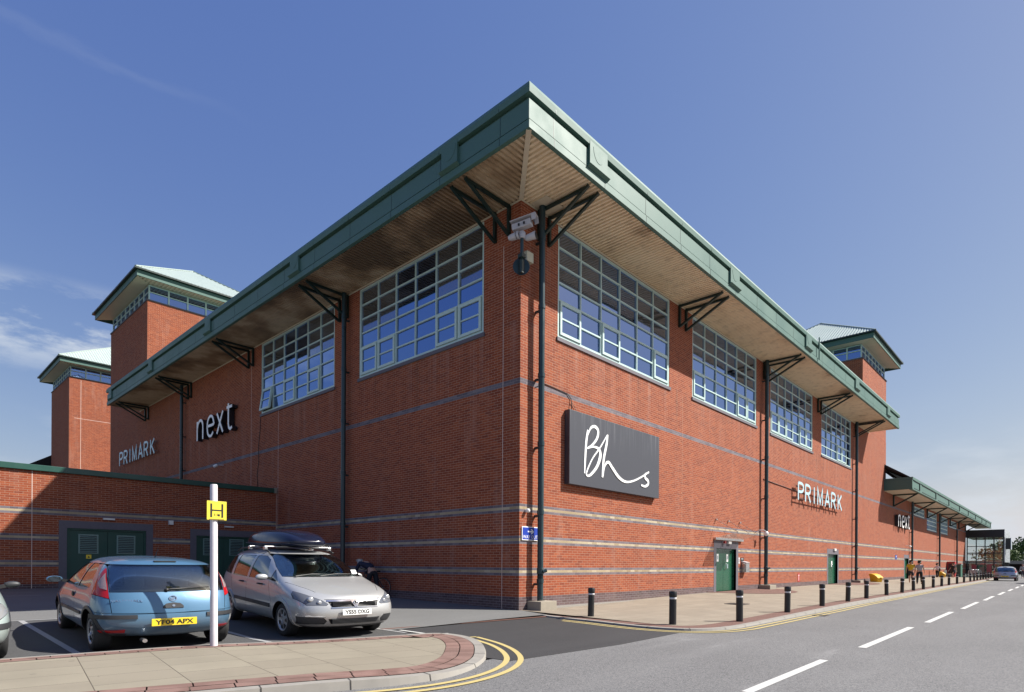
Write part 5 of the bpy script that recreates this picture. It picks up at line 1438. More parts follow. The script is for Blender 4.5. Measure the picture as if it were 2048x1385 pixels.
m = MB(); m.box(.05,.10,-.128,-.118,-.09,-.02,CMx); m.box(-.1,-.05,-.128,-.118,-.09,-.02,CMx); m.build('catch', BLACK, hb)
for s_ in (1,-1):
    lm = Matrix.Translation(Vector((-.28,-.30,10.20))+Vector((.694,-.72,0))*s_*.27) @ dr.to_track_quat('Z','Y').to_matrix().to_4x4()
    m = MB(); m.lathe([(0,-.20),(.07,-.19),(.10,-.12),(.11,.02),(.125,.14),(.125,.17),(.105,.17),(.09,.10),(0,.095)], 22, lm); lo_ = m.build('infrared_lamp', WC, cm, smooth=True, angle=40)
    m = MB(); m.lathe([(0,.11),(.10,.11),(.10,.118),(0,.118)], 22, lm); m.build('lamp_glass', BLACK, lo_)
m = MB(); m.bar(Vector((-.28,-.30,10.20))-Vector((.694,-.72,0))*.2, Vector((-.28,-.30,10.20))+Vector((.694,-.72,0))*.2, .05); m.build('lamp_arm', WC, cm)
dn = Vector((-1,-1,0)).normalized(); ds = Vector((1,-1,0)).normalized()
DM = frame_matrix((-.12,-.12,9.52), ds, (0,0,1))
m = MB(); m.prism([DM @ Vector((.235*math.cos(2*PI*k/36), .235*math.sin(2*PI*k/36)+(.12 if 1 < k < 17 and False else 0), 0)) for k in range(36)], dn*-.012)
m.prism([DM @ Vector(p) for p in [(-.20,.10,.002),(-.07,.26,.002),(.05,.26,.002),(.20,.10,.002)]], dn*-.010); m.build('back_plate', PIPE, cm)
for k, dx in enumerate((-.05,.0,.05)):
    m = MB(); m.path([(-.28+dx*.7,-.28-dx*.7,9.7),(-.22+dx,-.22-dx,9.45),(-.20+dx,-.20-dx,9.28),(-.17+dx*.3,-.17-dx*.3,9.33),(-.14,-.14,9.6)], .010, 6); m.build('cable', BLACK, cm, smooth=True)
m = MB(); wbox(m, 'R', .08, .36, .02, .16, 9.76, 10.04); m.build('junction_box', simple('cream box', (.50,.48,.36), .5), cm, bevel=.012)

# ------------------------------------------------------------------ fittings on the walls
def fitting(name, label, cat, parts, group=None, loc=(0,0,0)):
    t = thing(name, label, cat, loc, 0, group)
    for pn, mt, fn in parts:
        m = MB(); fn(m); m.build(pn, mt, t)
    return t
DIFF = simple('opal lamp diffuser', (.72,.70,.66), .3, 0, .04)
def bulk(label, side, u, z, w=.36, h=.08, base=0.0, d=.09, grp='bulkhead lights over the doors'):
    p = MP(side, u, base, z)
    return fitting('wall_lamp', label, 'wall lamp', [
      ('lamp_body', WC, lambda m: wbox(m, side, u-w/2, u+w/2, base+.001, base+.03, z-h/2, z+h/2)),
      ('diffuser', DIFF, lambda m: wbox(m, side, u-w/2+.015, u+w/2-.015, base+.03, base+d, z-h/2+.012, z+h/2-.012))], grp, p)
bulk('white bulkhead lamp above the near green double door under the glass canopy', 'R', 14.22, 2.31, .34, .13)
bulk('white bulkhead lamp above the second green door on the sunny wall', 'R', 31.05, 2.36, .45, .16)
bulk('long white lamp above the larger louvred door of the annex', 'R', -6.48, 2.86, .38, .07, -AY)
bulk('long white lamp above the louvred door nearest the inner corner', 'R', -2.10, 2.79, .38, .065, -AY)
fitting('alarm_box', 'small square white box on the annex wall between the two louvred doors', 'alarm box', [('casing', WC, lambda m: wbox(m,'R',-4.46,-4.29,-AY+.001,-AY+.09,2.76,2.93)),('lid', DIFF, lambda m: wbox(m,'R',-4.45,-4.30,-AY+.09,-AY+.10,2.77,2.92))])
fitting('warning_sign', 'small yellow hazard sign on the larger louvred door', 'sign', [('sign_plate', YPL, lambda m: m.box(-7.17,-7.01,AY+.060,AY+.066,1.40,1.54)),('warning_triangle', BLACK, lambda m: m.prism([(-7.13,AY+.0598,1.43),(-7.05,AY+.0598,1.43),(-7.09,AY+.0598,1.50)],(0,-.002,0)))])
fitting('detector', 'round white detector on the brick just right of the corner', 'detector', [('base', WC, lambda m: m.lathe([(0,0),(.05,0),(.05,.03),(0,.03)],18,frame_matrix((.26,-.001,2.80),(1,0,0),(0,0,1)))),('dome', WHITE, lambda m: m.lathe([(.045,.03),(.06,.07),(.055,.12),(.03,.145),(0,.15)],18,frame_matrix((.26,-.001,2.80),(1,0,0),(0,0,1))))])
fitting('alarm_beacon', 'small dark red beacon beside the lamp over the near door', 'beacon', [('base', WC, lambda m: wbox(m,'R',13.58,13.74,.007,.03,2.25,2.38)),('lens', simple('red beacon lens', (.30,.03,.03), .3), lambda m: wbox(m,'R',13.60,13.72,.03,.12,2.26,2.37))])
fitting('intercom', 'grey intercom box on the wall beside the near green door', 'intercom', [('casing', STEEL, lambda m: wbox(m,'R',15.72,16.12,.001,.22,.98,1.42)),('hood', WC, lambda m: m.prism([(15.70,-.001,1.43),(15.70,-.26,1.43),(15.70,-.001,1.50)],(.44,0,0)))])
fitting('notice_sign', 'small black notice above the intercom', 'sign', [('sign_plate', BLACK, lambda m: wbox(m,'R',15.60,15.98,.001,.012,1.50,1.66)),('print', WHITEL, lambda m: wbox(m,'R',15.68,15.90,.012,.014,1.59,1.61))])
fitting('notice_sign', 'small white notice between the near door frame and the black notice', 'sign', [('sign_plate', WHITEL, lambda m: wbox(m,'R',15.36,15.48,.007,.014,1.38,1.66)),('print', STEEL, lambda m: wbox(m,'R',15.39,15.45,.014,.016,1.44,1.60))])
REDS = simple('red sign face', (.42,.03,.03), .4)
fitting('hydrant_sign', 'narrow red and white hydrant sign low on the sunny wall', 'sign', [('sign_plate', REDS, lambda m: wbox(m,'R',23.80,24.10,.001,.012,.40,.86)),('print', WHITEL, lambda m: (wbox(m,'R',23.93,23.97,.012,.014,.46,.72), wbox(m,'R',23.86,24.04,.012,.0145,.74,.78)))])
fitting('parking_sign', 'small blue sign on the far wing wall before the third green door', 'sign', [('sign_plate', simple('blue sign', (.03,.06,.30), .4), lambda m: wbox(m,'R',50.0,50.8,.001,.02,1.95,2.30)),('symbol', WHITEL, lambda m: wbox(m,'R',50.3,50.5,.02,.024,2.12,2.22))])
def wallcam(label, side, u, z, off=.0, grp='small wall cameras'):
    p = MP(side, u, 0, z)
    a = Vector(MP(side, u, .001, z)); b = Vector(MP(side, u+.1, .28+off, z-.02)); c = Vector(MP(side, u+.22, .42+off, z-.10))
    return fitting('wall_camera', label, 'security camera', [('arm', WC, lambda m: (m.tube(a, b, .02, 8))),('casing', WHITE, lambda m: m.tube(b, c, .07, 12))], grp, p)
wallcam('small white camera high on the far wing wall below the white lettering', 'R', 54.6, 3.24)
wallcam('small white camera on the shaded left wall below the second window', 'L', 20.3, 6.30)
# dome camera near the second pipe
fitting('dome_camera', 'white dome camera on an arm beside the second pipe of the sunny wall', 'security camera', [
  ('arm', WC, lambda m: m.path([(17.45,-.001,2.95),(17.45,-.18,3.02),(17.6,-.36,3.02),(17.75,-.38,2.96)], .022, 8)),
  ('dome', WHITE, lambda m: m.lathe([(0,.12),(.07,.11),(.11,.04),(.11,-.02),(.08,-.09),(0,-.13)], 18, Matrix.Translation((17.78,-.38,2.86))))])
# glass canopy over the near door
gc = thing('glass_canopy', 'glass canopy hung on three steel rods above the near green double door', 'canopy', (14.2,0,2.45))
def mat_clear():
    t = NT('clear canopy glass'); t.set((.62,.66,.62), .06); t.b.inputs['Alpha'].default_value = .35; return t.m
m = MB(); m.prism([(12.75,-.02,2.46),(15.62,-.02,2.46),(15.0,-1.06,2.68),(12.62,-1.06,2.68)], (0,0,.018)); m.build('glass_sheet', mat_clear(), gc)
m = MB(); wbox(m, 'R', 12.68, 15.70, .001, .11, 2.40, 2.50); m.build('wall_rail', STEEL, gc, bevel=.01)
for (ux, tx) in ((12.85,12.70),(14.15,13.9),(15.45,14.9)):
    m = MB(); m.tube((ux,-.03,3.28),(tx,-1.02,2.71),.012,8); m.tube((ux,-.001,3.28),(ux,-.07,3.28),.045,12); m.tube((tx,-1.02,2.66),(tx,-1.02,2.73),.03,10); m.build('rod', STEEL, gc)
# cable on the left wall
cb_ = thing('wall_cable', 'thin black cable hanging down the shaded wall from the second window', 'cable', (0,16.2,6.4))
m = MB(); m.path([(-.015,16.10,8.05),(-.015,16.12,7.5),(-.015,16.30,6.7),(-.015,16.25,6.0),(-.015,16.42,5.4),(-.015,16.28,4.6)], .012, 6); m.build('cable_run', BLACK, cb_, smooth=True)
# concrete blocks under the pipes
cm_scale = .84
for _o in [x for x in bpy.data.objects if x.parent == cm and not x.name.startswith(('pole','clamp','back_plate','cable','junction_box'))]:
    c_ = Vector((-.28,-.28,10.30))-Vector((-.28,-.28,10.1)); _o.data.transform(Matrix.Translation(c_) @ Matrix.Scale(cm_scale,4) @ Matrix.Translation(-c_))
cblk = thing('concrete_block', 'pale concrete block at the foot of the corner pipe', 'concrete block', (.72,-.24,0), 0, 'concrete blocks at the pipe feet')
def block(T, x, y, w, d, h):
    m = MB(); m.box(x-w/2,x+w/2,y-d/2,y+d/2,-.02,h); m.build('block', CONC, T, bevel=.012)
    m = MB(); m.lathe([(.10,h),(.125,h+.002),(.12,h+.02),(.10,h+.025)], 20, Matrix.Translation((x,y+.0,0))); m.build('mortar_ring', CONC, T)
block(cblk, .70, -.26, .72, .50, .25)
for (x, lb) in ((18.25,'pale concrete block at the foot of the pipe right of the near door'),(35.8,'low concrete block at the foot of the pipe right of the second door')):
    c = thing('concrete_block', lb, 'concrete block', (x,-.26,.1), 0, 'concrete blocks at the pipe feet'); block(c, x+.05, -.28, .85, .55, .34 if x < 20 else .30)

# ------------------------------------------------------------------ bollards
BP = [(.16,-2.30),(.01,-4.62),(1.94,-5.36),(5.51,-5.30),(8.91,-5.28),(12.39,-5.20),(15.37,-5.16),(19.29,-5.12),(23.0,-5.08),(26.6,-4.99),(29.46,-5.02),(33.21,-4.98),(37.08,-4.92),(40.35,-4.93),(45.01,-4.89),(50.05,-4.80),(55.3,-4.72),(58.5,-4.70),(61.9,-4.63),(65.2,-4.60),(68.4,-4.55),(71.9,-4.50),(75.9,-4.42),(80.2,-4.35)]
bol = thing('bollard', '', 'bollard', (0,0,0), 0, 'black bollards along the pavement kerb')
BB = simple('black bollard plastic', (.014,.014,.015), .42, 0, .2, 8)
m = MB(); m.lathe([(0,-.12),(.082,-.12),(.080,.0),(.079,.515),(.076,.518),(.076,.575),(.079,.578),(.079,.585)], 24); m.build('post', BB, bol, world=False, smooth=True, angle=40)
m = MB(); m.lathe([(.084,.572),(.088,.58),(.088,.68),(.080,.698),(.05,.706),(0,.708)], 24); m.build('cap', BB, bol, world=False, smooth=True, angle=40)
m = MB(); m.lathe([(.0775,.522),(.0795,.524),(.0795,.560),(.0775,.562)], 24); m.build('reflective_band', simple('worn white band', (.62,.62,.62), .4, 0, .15, 14), bol, world=False, smooth=True)
ORD = ['nearest','second','third','fourth','fifth','sixth','seventh','eighth','ninth','tenth','eleventh','twelfth','thirteenth','fourteenth','fifteenth','sixteenth','seventeenth','eighteenth','nineteenth','twentieth','twenty first','twenty second','twenty third','farthest']
blab = {0:'black bollard nearest the wall corner, in front of the corner pipe',1:'black bollard at the rounded kerb corner below the dark panel sign'}
for i,(x,y) in enumerate(BP):
    o = bol if i == 0 else copy_tree(bol)
    o.location = (x, y, zp(max(x,0),y)*.3); o.rotation_euler = (R(rnd.uniform(-1.1,1.1)), R(rnd.uniform(-1.1,1.1)), i*1.3)
    o['label'] = blab.get(i, 'black bollard with a white band, %s along the kerb from the wall corner' % ORD[i])
# ------------------------------------------------------------------ grit bins
YB = simple('yellow grit bin plastic', (.62,.36,.012), .38, 0, .08)
def gritbin(T, loc, rz):
    m = MB()
    a = [(-.48,-.30,.05),(.48,-.30,.05),(.48,.28,.05),(-.48,.28,.05)]; b = [(-.56,-.36,.42),(.56,-.36,.42),(.56,.33,.62),(-.56,.33,.62)]
    A = [m.bm.verts.new(p) for p in a]; B = [m.bm.verts.new(p) for p in b]
    m.bm.faces.new(list(reversed(A))); m.bm.faces.new(B)
    for i in range(4): m.bm.faces.new((A[i],A[(i+1)%4],B[(i+1)%4],B[i]))
    for k in range(5):
        x = -.40+k*.2
        m.prism([(x-.03,-.302-.0,.06),(x+.03,-.302,.06),(x+.036,-.372,.41),(x-.036,-.372,.41)], (0,-.03,0))
    m.build('bin_body', YB, T, world=False, bevel=.015)
    m = MB(); pr = [(-.42,.40),(-.42,.46),(-.33,.56),(-.12,.70),(.12,.78),(.30,.79),(.38,.74),(.38,.62)]
    m.prism([(-.60,y,z) for y,z in pr], (1.20,0,0)); m.build('lid', YB, T, world=False, bevel=.03)
    m = MB(); m.box(-.15,.15,-.45,-.42,.43,.49); m.build('catch', BLACK, T, world=False)
    m = MB(); m.box(-.40,.40,-.25,.22,-.01,.05); m.build('base', BLACK, T, world=False)
    T.location = loc; T.rotation_euler = (0,0,rz); T.scale = (.70,.80,.95)
g1 = thing('grit_bin', 'yellow grit bin standing by the pipe in front of the sunny wall', 'grit bin', (0,0,0), 0, 'yellow grit bins by the wall'); gritbin(g1, (39.7,-.62,.0), R(-14))
g2 = copy_tree(g1); g2.location = (71.0,-.75,0); g2.rotation_euler = (0,0,0); g2['label'] = 'far yellow grit bin beside the person in a white shirt'
# bench, red and green cabinets, cycle hoops
bn_ = thing('bench', 'grey metal bench against the wall between the far grit bin and the red cabinet', 'bench', (76.2,-.6,0))
GM = simple('grey metal', (.16,.16,.17), .4, .5)
m = MB(); m.box(75.1,77.3,-.95,-.45,.42,.46); m.build('seat', GM, bn_)
m = MB(); m.box(75.1,77.3,-.44,-.40,.50,.90); m.build('backrest', GM, bn_)
for x in (75.2,77.15):
    m = MB(); m.box(x,x+.06,-.93,-.42,0,.42); m.build('leg', GM, bn_)
rc = thing('vending_cabinet', 'tall red cabinet against the far wall beyond the bench', 'cabinet', (81.2,-.5,0))
m = MB(); m.box(80.6,81.8,-.85,-.05,0,1.95); m.build('casing', REDS, rc, bevel=.03)
m = MB(); m.box(80.7,81.7,-.87,-.851,.6,1.6); m.build('front_panel', BLACK, rc)
m = MB(); m.box(80.55,80.599,-.7,-.2,.5,1.7); m.build('side_panel', simple('dark panel', (.05,.01,.02), .4), rc)
gb = thing('recycling_cabinet', 'green topped cabinet behind the person in the dark dress', 'cabinet', (84.0,-.6,0))
m = MB(); m.box(83.3,84.9,-1.15,-.1,0,1.55); m.build('casing', simple('green cabinet', (.03,.12,.08), .5), gb, bevel=.03)
m = MB(); m.box(83.25,84.95,-1.2,-.05,1.551,1.70); m.build('lid', simple('grey lid', (.20,.22,.22), .5), gb, bevel=.02)
hoops = []
hp0 = thing('cycle_hoop', 'first stainless cycle hoop in front of the dark entrance glazing', 'cycle hoop', (0,0,0), 0, 'stainless cycle hoops by the entrance')
m = MB(); m.path(catmull([(0,-.35,0),(0,-.35,.55),(0,-.30,.80),(0,-.15,.92),(0,.15,.92),(0,.30,.80),(0,.35,.55),(0,.35,0)],4), .03, 8); m.build('hoop', STEEL, hp0, world=False, smooth=True)
m = MB(); m.lathe([(0,0),(.07,0),(.07,.012),(0,.012)],12,Matrix.Translation((0,-.35,0))); m.lathe([(0,0),(.07,0),(.07,.012),(0,.012)],12,Matrix.Translation((0,.35,0))); m.build('foot_plates', STEEL, hp0, world=False)
for i in range(6):
    o = hp0 if i == 0 else copy_tree(hp0)
    o.location = (92+i*1.1, -1.4-.25*(i%2), 0); o.rotation_euler = (0,0,.5)
    o['label'] = '%s stainless cycle hoop in front of the dark entrance glazing' % ['first','second','third','fourth','fifth','last'][i]
# shop posters behind the entrance glass: coloured displays
for i,(y,h,c) in enumerate(((-1.0,1.6,(.45,.08,.09)),(-1.9,1.3,(.30,.22,.16)),(-2.7,1.7,(.40,.10,.10)),(-3.5,1.2,(.35,.33,.30)))):
    d = thing('poster_stand', ['red poster stand nearest the wall in the entrance','brown display stand in the entrance, second from the wall','taller red poster stand in the entrance','pale grey display stand near the outer corner of the entrance'][i], 'display stand', (99.6,y,0))
    m = MB(); m.box(99.55,99.62,y-.28,y+.28,.25,h); m.build('poster', simple('poster print %d' % i, c, .6, 0, .5, 12), d)
    m = MB(); m.box(99.5,99.68,y-.30,y+.30,0,.24); m.build('base', GM, d)

# ------------------------------------------------------------------ trees and far structures
def leafmat(name, a, b):
    t = NT(name); P = t.pos(); f = t.noise(P, 1.3, 4, .6); g = t.noise(P, 7, 3)
    c = t.mix(t.ramp(f,[(.3,0.0),(.7,1.0)]), a, b); c = t.mix(t.math('MULTIPLY', g, .4), c, tuple(x*.5 for x in a))
    t.set(c, .6); t.b.inputs['Specular IOR Level'].default_value = .2
    t.b.inputs['Subsurface Weight'].default_value = 0; return t.m
LEAF = leafmat('summer foliage', (.035,.075,.020), (.085,.14,.04)); LEAF2 = leafmat('yellow green foliage', (.06,.10,.025), (.12,.17,.055))
BARK = simple('bark', (.09,.07,.05), .9, 0, .3, 8)
def tree(label, x, y, h, r, mat, seed, n=2600):
    T = thing('broadleaf_tree', label, 'tree', (x,y,-.1), 0, 'trees beyond the entrance')
    q = random.Random(seed); m = MB()
    m.path([(x,y,-.2),(x+.1,y,h*.2),(x-.1,y+.1,h*.42),(x,y,h*.7)], [r*.09,r*.07,r*.055,r*.02], 8)
    blobs = []
    for k in range(9):
        a = q.uniform(0,2*PI); rr = r*q.uniform(.3,.75); zz = h*q.uniform(.42,.85)
        c = (x+rr*math.cos(a), y+rr*math.sin(a), zz); blobs.append((c, r*q.uniform(.32,.52)))
        m.path([(x,y,h*.32),((x+c[0])/2,(y+c[1])/2,(h*.32+zz)/2+.2),c],[r*.035,r*.025,r*.01],6)
    blobs.append(((x,y,h*.86), r*.4))
    m.build('trunk', BARK, T, smooth=True)
    m = MB()
    for k in range(n):
        c, br = q.choice(blobs); v = Vector((q.gauss(0,1),q.gauss(0,1),q.gauss(0,1))).normalized()*br*(q.random()**.35)*(1+.25*q.random()); v.z *= .75
        p = Vector(c)+v; s_ = q.uniform(.10,.26)*r/3.5; e = Vector((q.gauss(0,1),q.gauss(0,1),q.gauss(0,1))).normalized(); f_ = e.orthogonal().normalized(); g_ = e.cross(f_)
        m.quad([p+f_*s_, p+g_*s_*.7, p-f_*s_, p-g_*s_*.7])
    m.build('crown', mat, T, recalc=False)
tree('rounded green tree just right of the entrance box', 172, -5.5, 8.2, 4.6, LEAF, 3)
tree('taller dark green tree at the right edge of the skyline', 186, -14, 9.6, 6.5, LEAF, 5, 3600)
tree('yellow green tree low behind the far flat roof', 165, -1.5, 5.0, 3.6, LEAF2, 8)
tree('broad tree standing farther off behind the other trees', 205, 2, 8.0, 6.0, LEAF2, 9)
tree('wide green tree at the far right beyond the road', 190, -30, 9, 7, LEAF, 11)
fb = thing('low_building', 'low flat roofed building with a dark open front beyond the entrance', 'building', (150,-8,0))
m = MB(); m.box(148,160,-30,6,1.95,2.6); m.build('roof', CONC, fb)
m = MB(); m.box(151,160,-30,6,-.1,1.95); m.build('wall', simple('dark recess', (.03,.02,.02), .7), fb)
for y in (-26,-20,-14,-8,-2,4):
    m = MB(); m.box(148.2,148.6,y-.2,y+.2,-.1,1.95); m.build('column', CONC, fb)
# ------------------------------------------------------------------ people
SKIN = simple('skin', (.45,.26,.18), .5, 0, .06)
HAIRD = simple('dark hair', (.018,.012,.010), .5); HAIRG = simple('grey hair', (.42,.40,.38), .6)
def skin_mesh(name, chains, mat, parent, sub=1, root=0):
    """chains: list of lists of (pos, radius or (rx,ry)); chains share joints given as the same tuple"""
    vs = []; idx = {}; ed = []; rad = []
    for ch in chains:
        prev = None
        for p, r in ch:
            k = tuple(round(c, 4) for c in p)
            if k not in idx: idx[k] = len(vs); vs.append(p); rad.append(r if isinstance(r, tuple) else (r, r))
            if prev is not None and prev != idx[k]: ed.append((prev, idx[k]))
            prev = idx[k]
    me = bpy.data.meshes.new(name); me.from_pydata(vs, ed, [])
    o = bpy.data.objects.new(name, me); COL.objects.link(o)
    md = o.modifiers.new('skin', 'SKIN'); md.use_smooth_shade = True
    for v, r in zip(me.skin_vertices[0].data, rad): v.radius = r
    me.skin_vertices[0].data[root].use_root = True
    if sub: s = o.modifiers.new('s', 'SUBSURF'); s.levels = sub; s.render_levels = sub
    bpy.context.view_layer.update()
    m2 = bpy.data.meshes.new_from_object(o.evaluated_get(bpy.context.evaluated_depsgraph_get()))
    bpy.data.objects.remove(o)
    m2.materials.clear(); m2.materials.append(mat)
    o2 = bpy.data.objects.new(name, m2); COL.objects.link(o2); o2.parent = parent
    return o2
def person(label, loc, heading, J=None, stride=.22, top=((.6,.6,.6),'short'), bottom=((.02,.02,.025),'long'), hair=HAIRD, hairlen=.0, h=1.7, group=None, shoe=(.02,.02,.02), xy=1.1, female=False, arm_swing=.18, skirt=False, bag=None):
    T = thing('person', label, 'person', loc, heading, group, (xy*h/1.7, xy*h/1.7, h/1.7))
    s = stride; a = arm_swing
    D = dict(pelvis=(0,0,.96), waist=(.0,0,1.10), chest=(.01,0,1.30), neck=(.0,0,1.47), chin=(.03,0,1.555), head=(.02,0,1.63), crown=(.0,0,1.70),
      hipL=(0,.095,.92), hipR=(0,-.095,.92), kneeL=(s*.55+.03,.10,.52), kneeR=(-s*.30+.05,-.10,.50), ankL=(s,.10,.09), ankR=(-s,-.10,.13), toeL=(s+.15,.11,.04), toeR=(-s+.13,-.11,.035),
      shL=(0,.175,1.40), shR=(0,-.175,1.40), elL=(-a*.6,.23,1.13), elR=(a*.4,-.23,1.13), wrL=(-a*.9+.03,.25,.88), wrR=(a+.05,-.25,.90))
    if female: D['shL'] = (0,.155,1.39); D['shR'] = (0,-.155,1.39)
    if J: D.update(J)
    V = {k: Vector(v) for k, v in D.items()}
    def t(k): return tuple(V[k])
    ch = [[(t('pelvis'),(.105,.135)),(t('waist'),(.085,.115)),(t('chest'),(.10,.145)),(t('neck'),.052),(t('chin'),(.062,.058)),(t('head'),(.092,.076)),(t('crown'),(.062,.055))]]
    for S in 'LR':
        ch.append([(t('pelvis'),(.105,.135)),(t('hip'+S),.088),(t('knee'+S),.056),(tuple((V['knee'+S]*.6+V['ank'+S]*.4)),.054),(t('ank'+S),.036),(t('toe'+S),.030)])
        hd = (V['wr'+S]-V['el'+S]).normalized(); pal = V['wr'+S]+hd*.07
        ch.append([(t('chest'),(.10,.145)),(t('sh'+S),.055),(t('el'+S),.038),(t('wr'+S),.024),(tuple(pal),(.020,.034))])
        sd = Vector((1,0,0)) if abs(hd.x) < .8 else Vector((0,0,1)); sd = (sd-hd*sd.dot(hd)).normalized(); pn = hd.cross(sd)*(1 if S == 'L' else -1)
        for q, (o_, L_) in enumerate(((.027,.062),(.009,.072),(-.009,.068),(-.026,.052))):
            b0 = pal+sd*o_+hd*.015; m1 = b0+hd*L_*.5-pn*.006; m2 = m1+hd*L_*.42-pn*.018
            ch.append([(tuple(pal),(.020,.034)),(tuple(b0),.0095),(tuple(m1),.0085),(tuple(m2),.007)])
        b0 = V['wr'+S]+hd*.025+sd*.028; m1 = b0+hd*.03+sd*.022; ch.append([(t('wr'+S),.024),(tuple(b0),.011),(tuple(m1),.009),(tuple(m1+hd*.028),.0075)])
    body = skin_mesh('body', ch, SKIN, T)
    # face on the front of the head
    f = (V['chin']-V['crown']).normalized(); up_ = -f; fx = Vector((1,0,0)); fx = (fx-up_*fx.dot(up_)).normalized(); hc = V['head']
    fy = up_.cross(fx)
    m = MB(); m.path([hc+fx*.078+up_*.02, hc+fx*.105-up_*.022, hc+fx*.082-up_*.03],[.008,.013,.006],6); m.build('nose', SKIN, T, world=False, smooth=True)
    for s_ in (1,-1):
        m = MB(); m.lathe([(0,0),(.011,.0),(.009,.007),(0,.009)],10,Matrix.Translation(hc+fx*.080+fy*s_*.030+up_*.018) @ Matrix.Rotation(PI/2,4,'Y')); m.build('eye', BLACK, T, world=False)
        m = MB(); m.lathe([(0,-.012),(.028,-.01),(.032,0),(.02,.008),(0,.006)],12,Matrix.Translation(hc+fy*s_*.080-up_*.005) @ Matrix.Rotation(-s_*PI/2,4,'X')); m.build('ear', SKIN, T, world=False, smooth=True)
    m = MB(); m.path([hc+fx*.078+fy*.022-up_*.05, hc+fx*.086-up_*.052, hc+fx*.078-fy*.022-up_*.05],[.003,.006,.003],6); m.build('mouth', simple('lips', (.30,.10,.09), .5), T, world=False)
    # hair: cap over the back and top of the head
    c0 = hc-fx*.012+up_*.025
    hch = [[(tuple(c0),(.102,.088)),(tuple(c0+up_*.045-fx*.008),(.082,.072))],[(tuple(c0),(.102,.088)),(tuple(c0-fx*.030-up_*.035),(.070,.075))]]
    if hairlen: hch.append([(tuple(c0-fx*.030-up_*.035),(.070,.075)),(tuple(c0-fx*.055-up_*(.05+hairlen)),(.045,.085))])
    skin_mesh('hair', hch, hair, T)
    # top
    tc_, tl = top; tm = simple('top cloth %s' % (tc_,), tc_, .8, 0, .1, 12) if not hasattr(tc_, 'name') else tc_
    k = .018
    tch = [[(tuple(V['pelvis']+Vector((0,0,.02))),(.120+k,.155)),(t('waist'),(.108,.145)),(t('chest'),(.118,.165)),(tuple(V['chest']*.25+V['neck']*.75),(.075,.085))]]
    for S in 'LR':
        e = V['sh'+S]*.35+V['el'+S]*.65 if tl == 'short' else V['wr'+S]*.9+V['el'+S]*.1
        c_ = [(t('chest'),(.118,.165)),(t('sh'+S),.070)]+([(t('el'+S),.056)] if tl != 'short' else [])+[(tuple(e),.060 if tl == 'short' else .042)]
        tch.append(c_)
    skin_mesh('shirt' if tl == 'short' else 'jacket', tch, tm, T)
    bc, bl = bottom; bm_ = simple('cloth %s' % (bc,), bc, .85, 0, .1, 12)
    if bl == 'skirt':
        m = MB(); M0 = Matrix.Translation(V['pelvis'])
        n = 20; prof = [(.13,.10),(.175,-.02),(.20,-.18),(.235,-.42)]
        m.lathe([(r_*1.0, z_) for r_, z_ in prof]+[(.20,-.415),(0,.06)], n, M0 @ Matrix.Diagonal((.85,1,1,1))); m.build('skirt', bm_, T, world=False, smooth=True)
    else:
        bch = [[(tuple(V['pelvis']+Vector((0,0,.05))),(.115,.148)),(tuple(V['pelvis']-Vector((0,0,.01))),(.122,.155))]]
        for S in 'LR':
            e = V['knee'+S] if bl == 'shorts' else V['ank'+S]+Vector((0,0,.03))
            c_ = [(tuple(V['pelvis']-Vector((0,0,.01))),(.122,.155)),(tuple(V['hip'+S]-Vector((0,0,.04))),.105)]
            if bl != 'shorts': c_ += [(t('knee'+S),.074),(tuple(e),.056)]
            else: c_ += [(tuple(V['hip'+S]*.15+V['knee'+S]*.85),.088)]
            bch.append(c_)
        skin_mesh('trousers' if bl != 'shorts' else 'shorts', bch, bm_, T)
    sm = simple('shoe %s' % (shoe,), shoe, .6)
    for S in 'LR':
        an, to = V['ank'+S], V['toe'+S]
        skin_mesh('shoe', [[(tuple(an+Vector((-.03,0,-.035))),(.045,.040)),(tuple((an+to)/2+Vector((0,0,-.015))),(.042,.040)),(tuple(to+Vector((.03,0,0))),(.034,.030))]], sm, T)
    return T
person('person in a yellow t-shirt and dark shorts walking away behind the bollards', (41.9,-2.45,0), R(2), stride=.24, top=((.55,.36,.015),'short'), bottom=((.02,.02,.03),'shorts'), h=1.72, shoe=(.35,.33,.30))
def striped():
    t = NT('black and white striped cloth'); P = t.obj(); sx = t.n('ShaderNodeSeparateXYZ'); t.l(P, sx.inputs[0])
    f = t.math('GREATER_THAN', t.math('FRACT', t.math('MULTIPLY', sx.outputs[2], 22.0)), .5)
    t.set(t.mix(f, (.60,.60,.62), (.06,.06,.08)), .8); t.m.name = 'black and white striped cloth'; return t.m
person('person with dark curly hair, striped top and black trousers walking away', (39.4,-3.35,0), R(4), stride=-.20, top=(striped(),'short'), bottom=((.012,.012,.014),'long'), h=1.68, hairlen=.03, female=True)
person('person in a white shirt and black trousers beside the far grit bin', (68.6,-.62,0), R(-20), stride=.10, top=((.62,.58,.62),'short'), bottom=((.012,.012,.014),'long'), h=1.62, hairlen=.08, female=True, arm_swing=.3)
person('person in a dark dress walking in front of the green topped cabinet', (70.6,-1.78,0), R(150), stride=.26, top=((.02,.02,.022),'short'), bottom=((.02,.02,.022),'skirt'), h=1.68, hairlen=.10, female=True)
person('person in a grey top walking in the road beyond the silver car', (88.3,-6.85,-.1), R(175), stride=.18, top=((.36,.38,.36),'long'), bottom=((.05,.05,.07),'long'), h=1.75, hair=HAIRG)
person('person in a red jacket by the low dark building at the right', (96.0,-6.7,-.1), R(180), stride=.12, top=((.30,.03,.03),'long'), bottom=((.02,.02,.03),'long'), h=1.62)
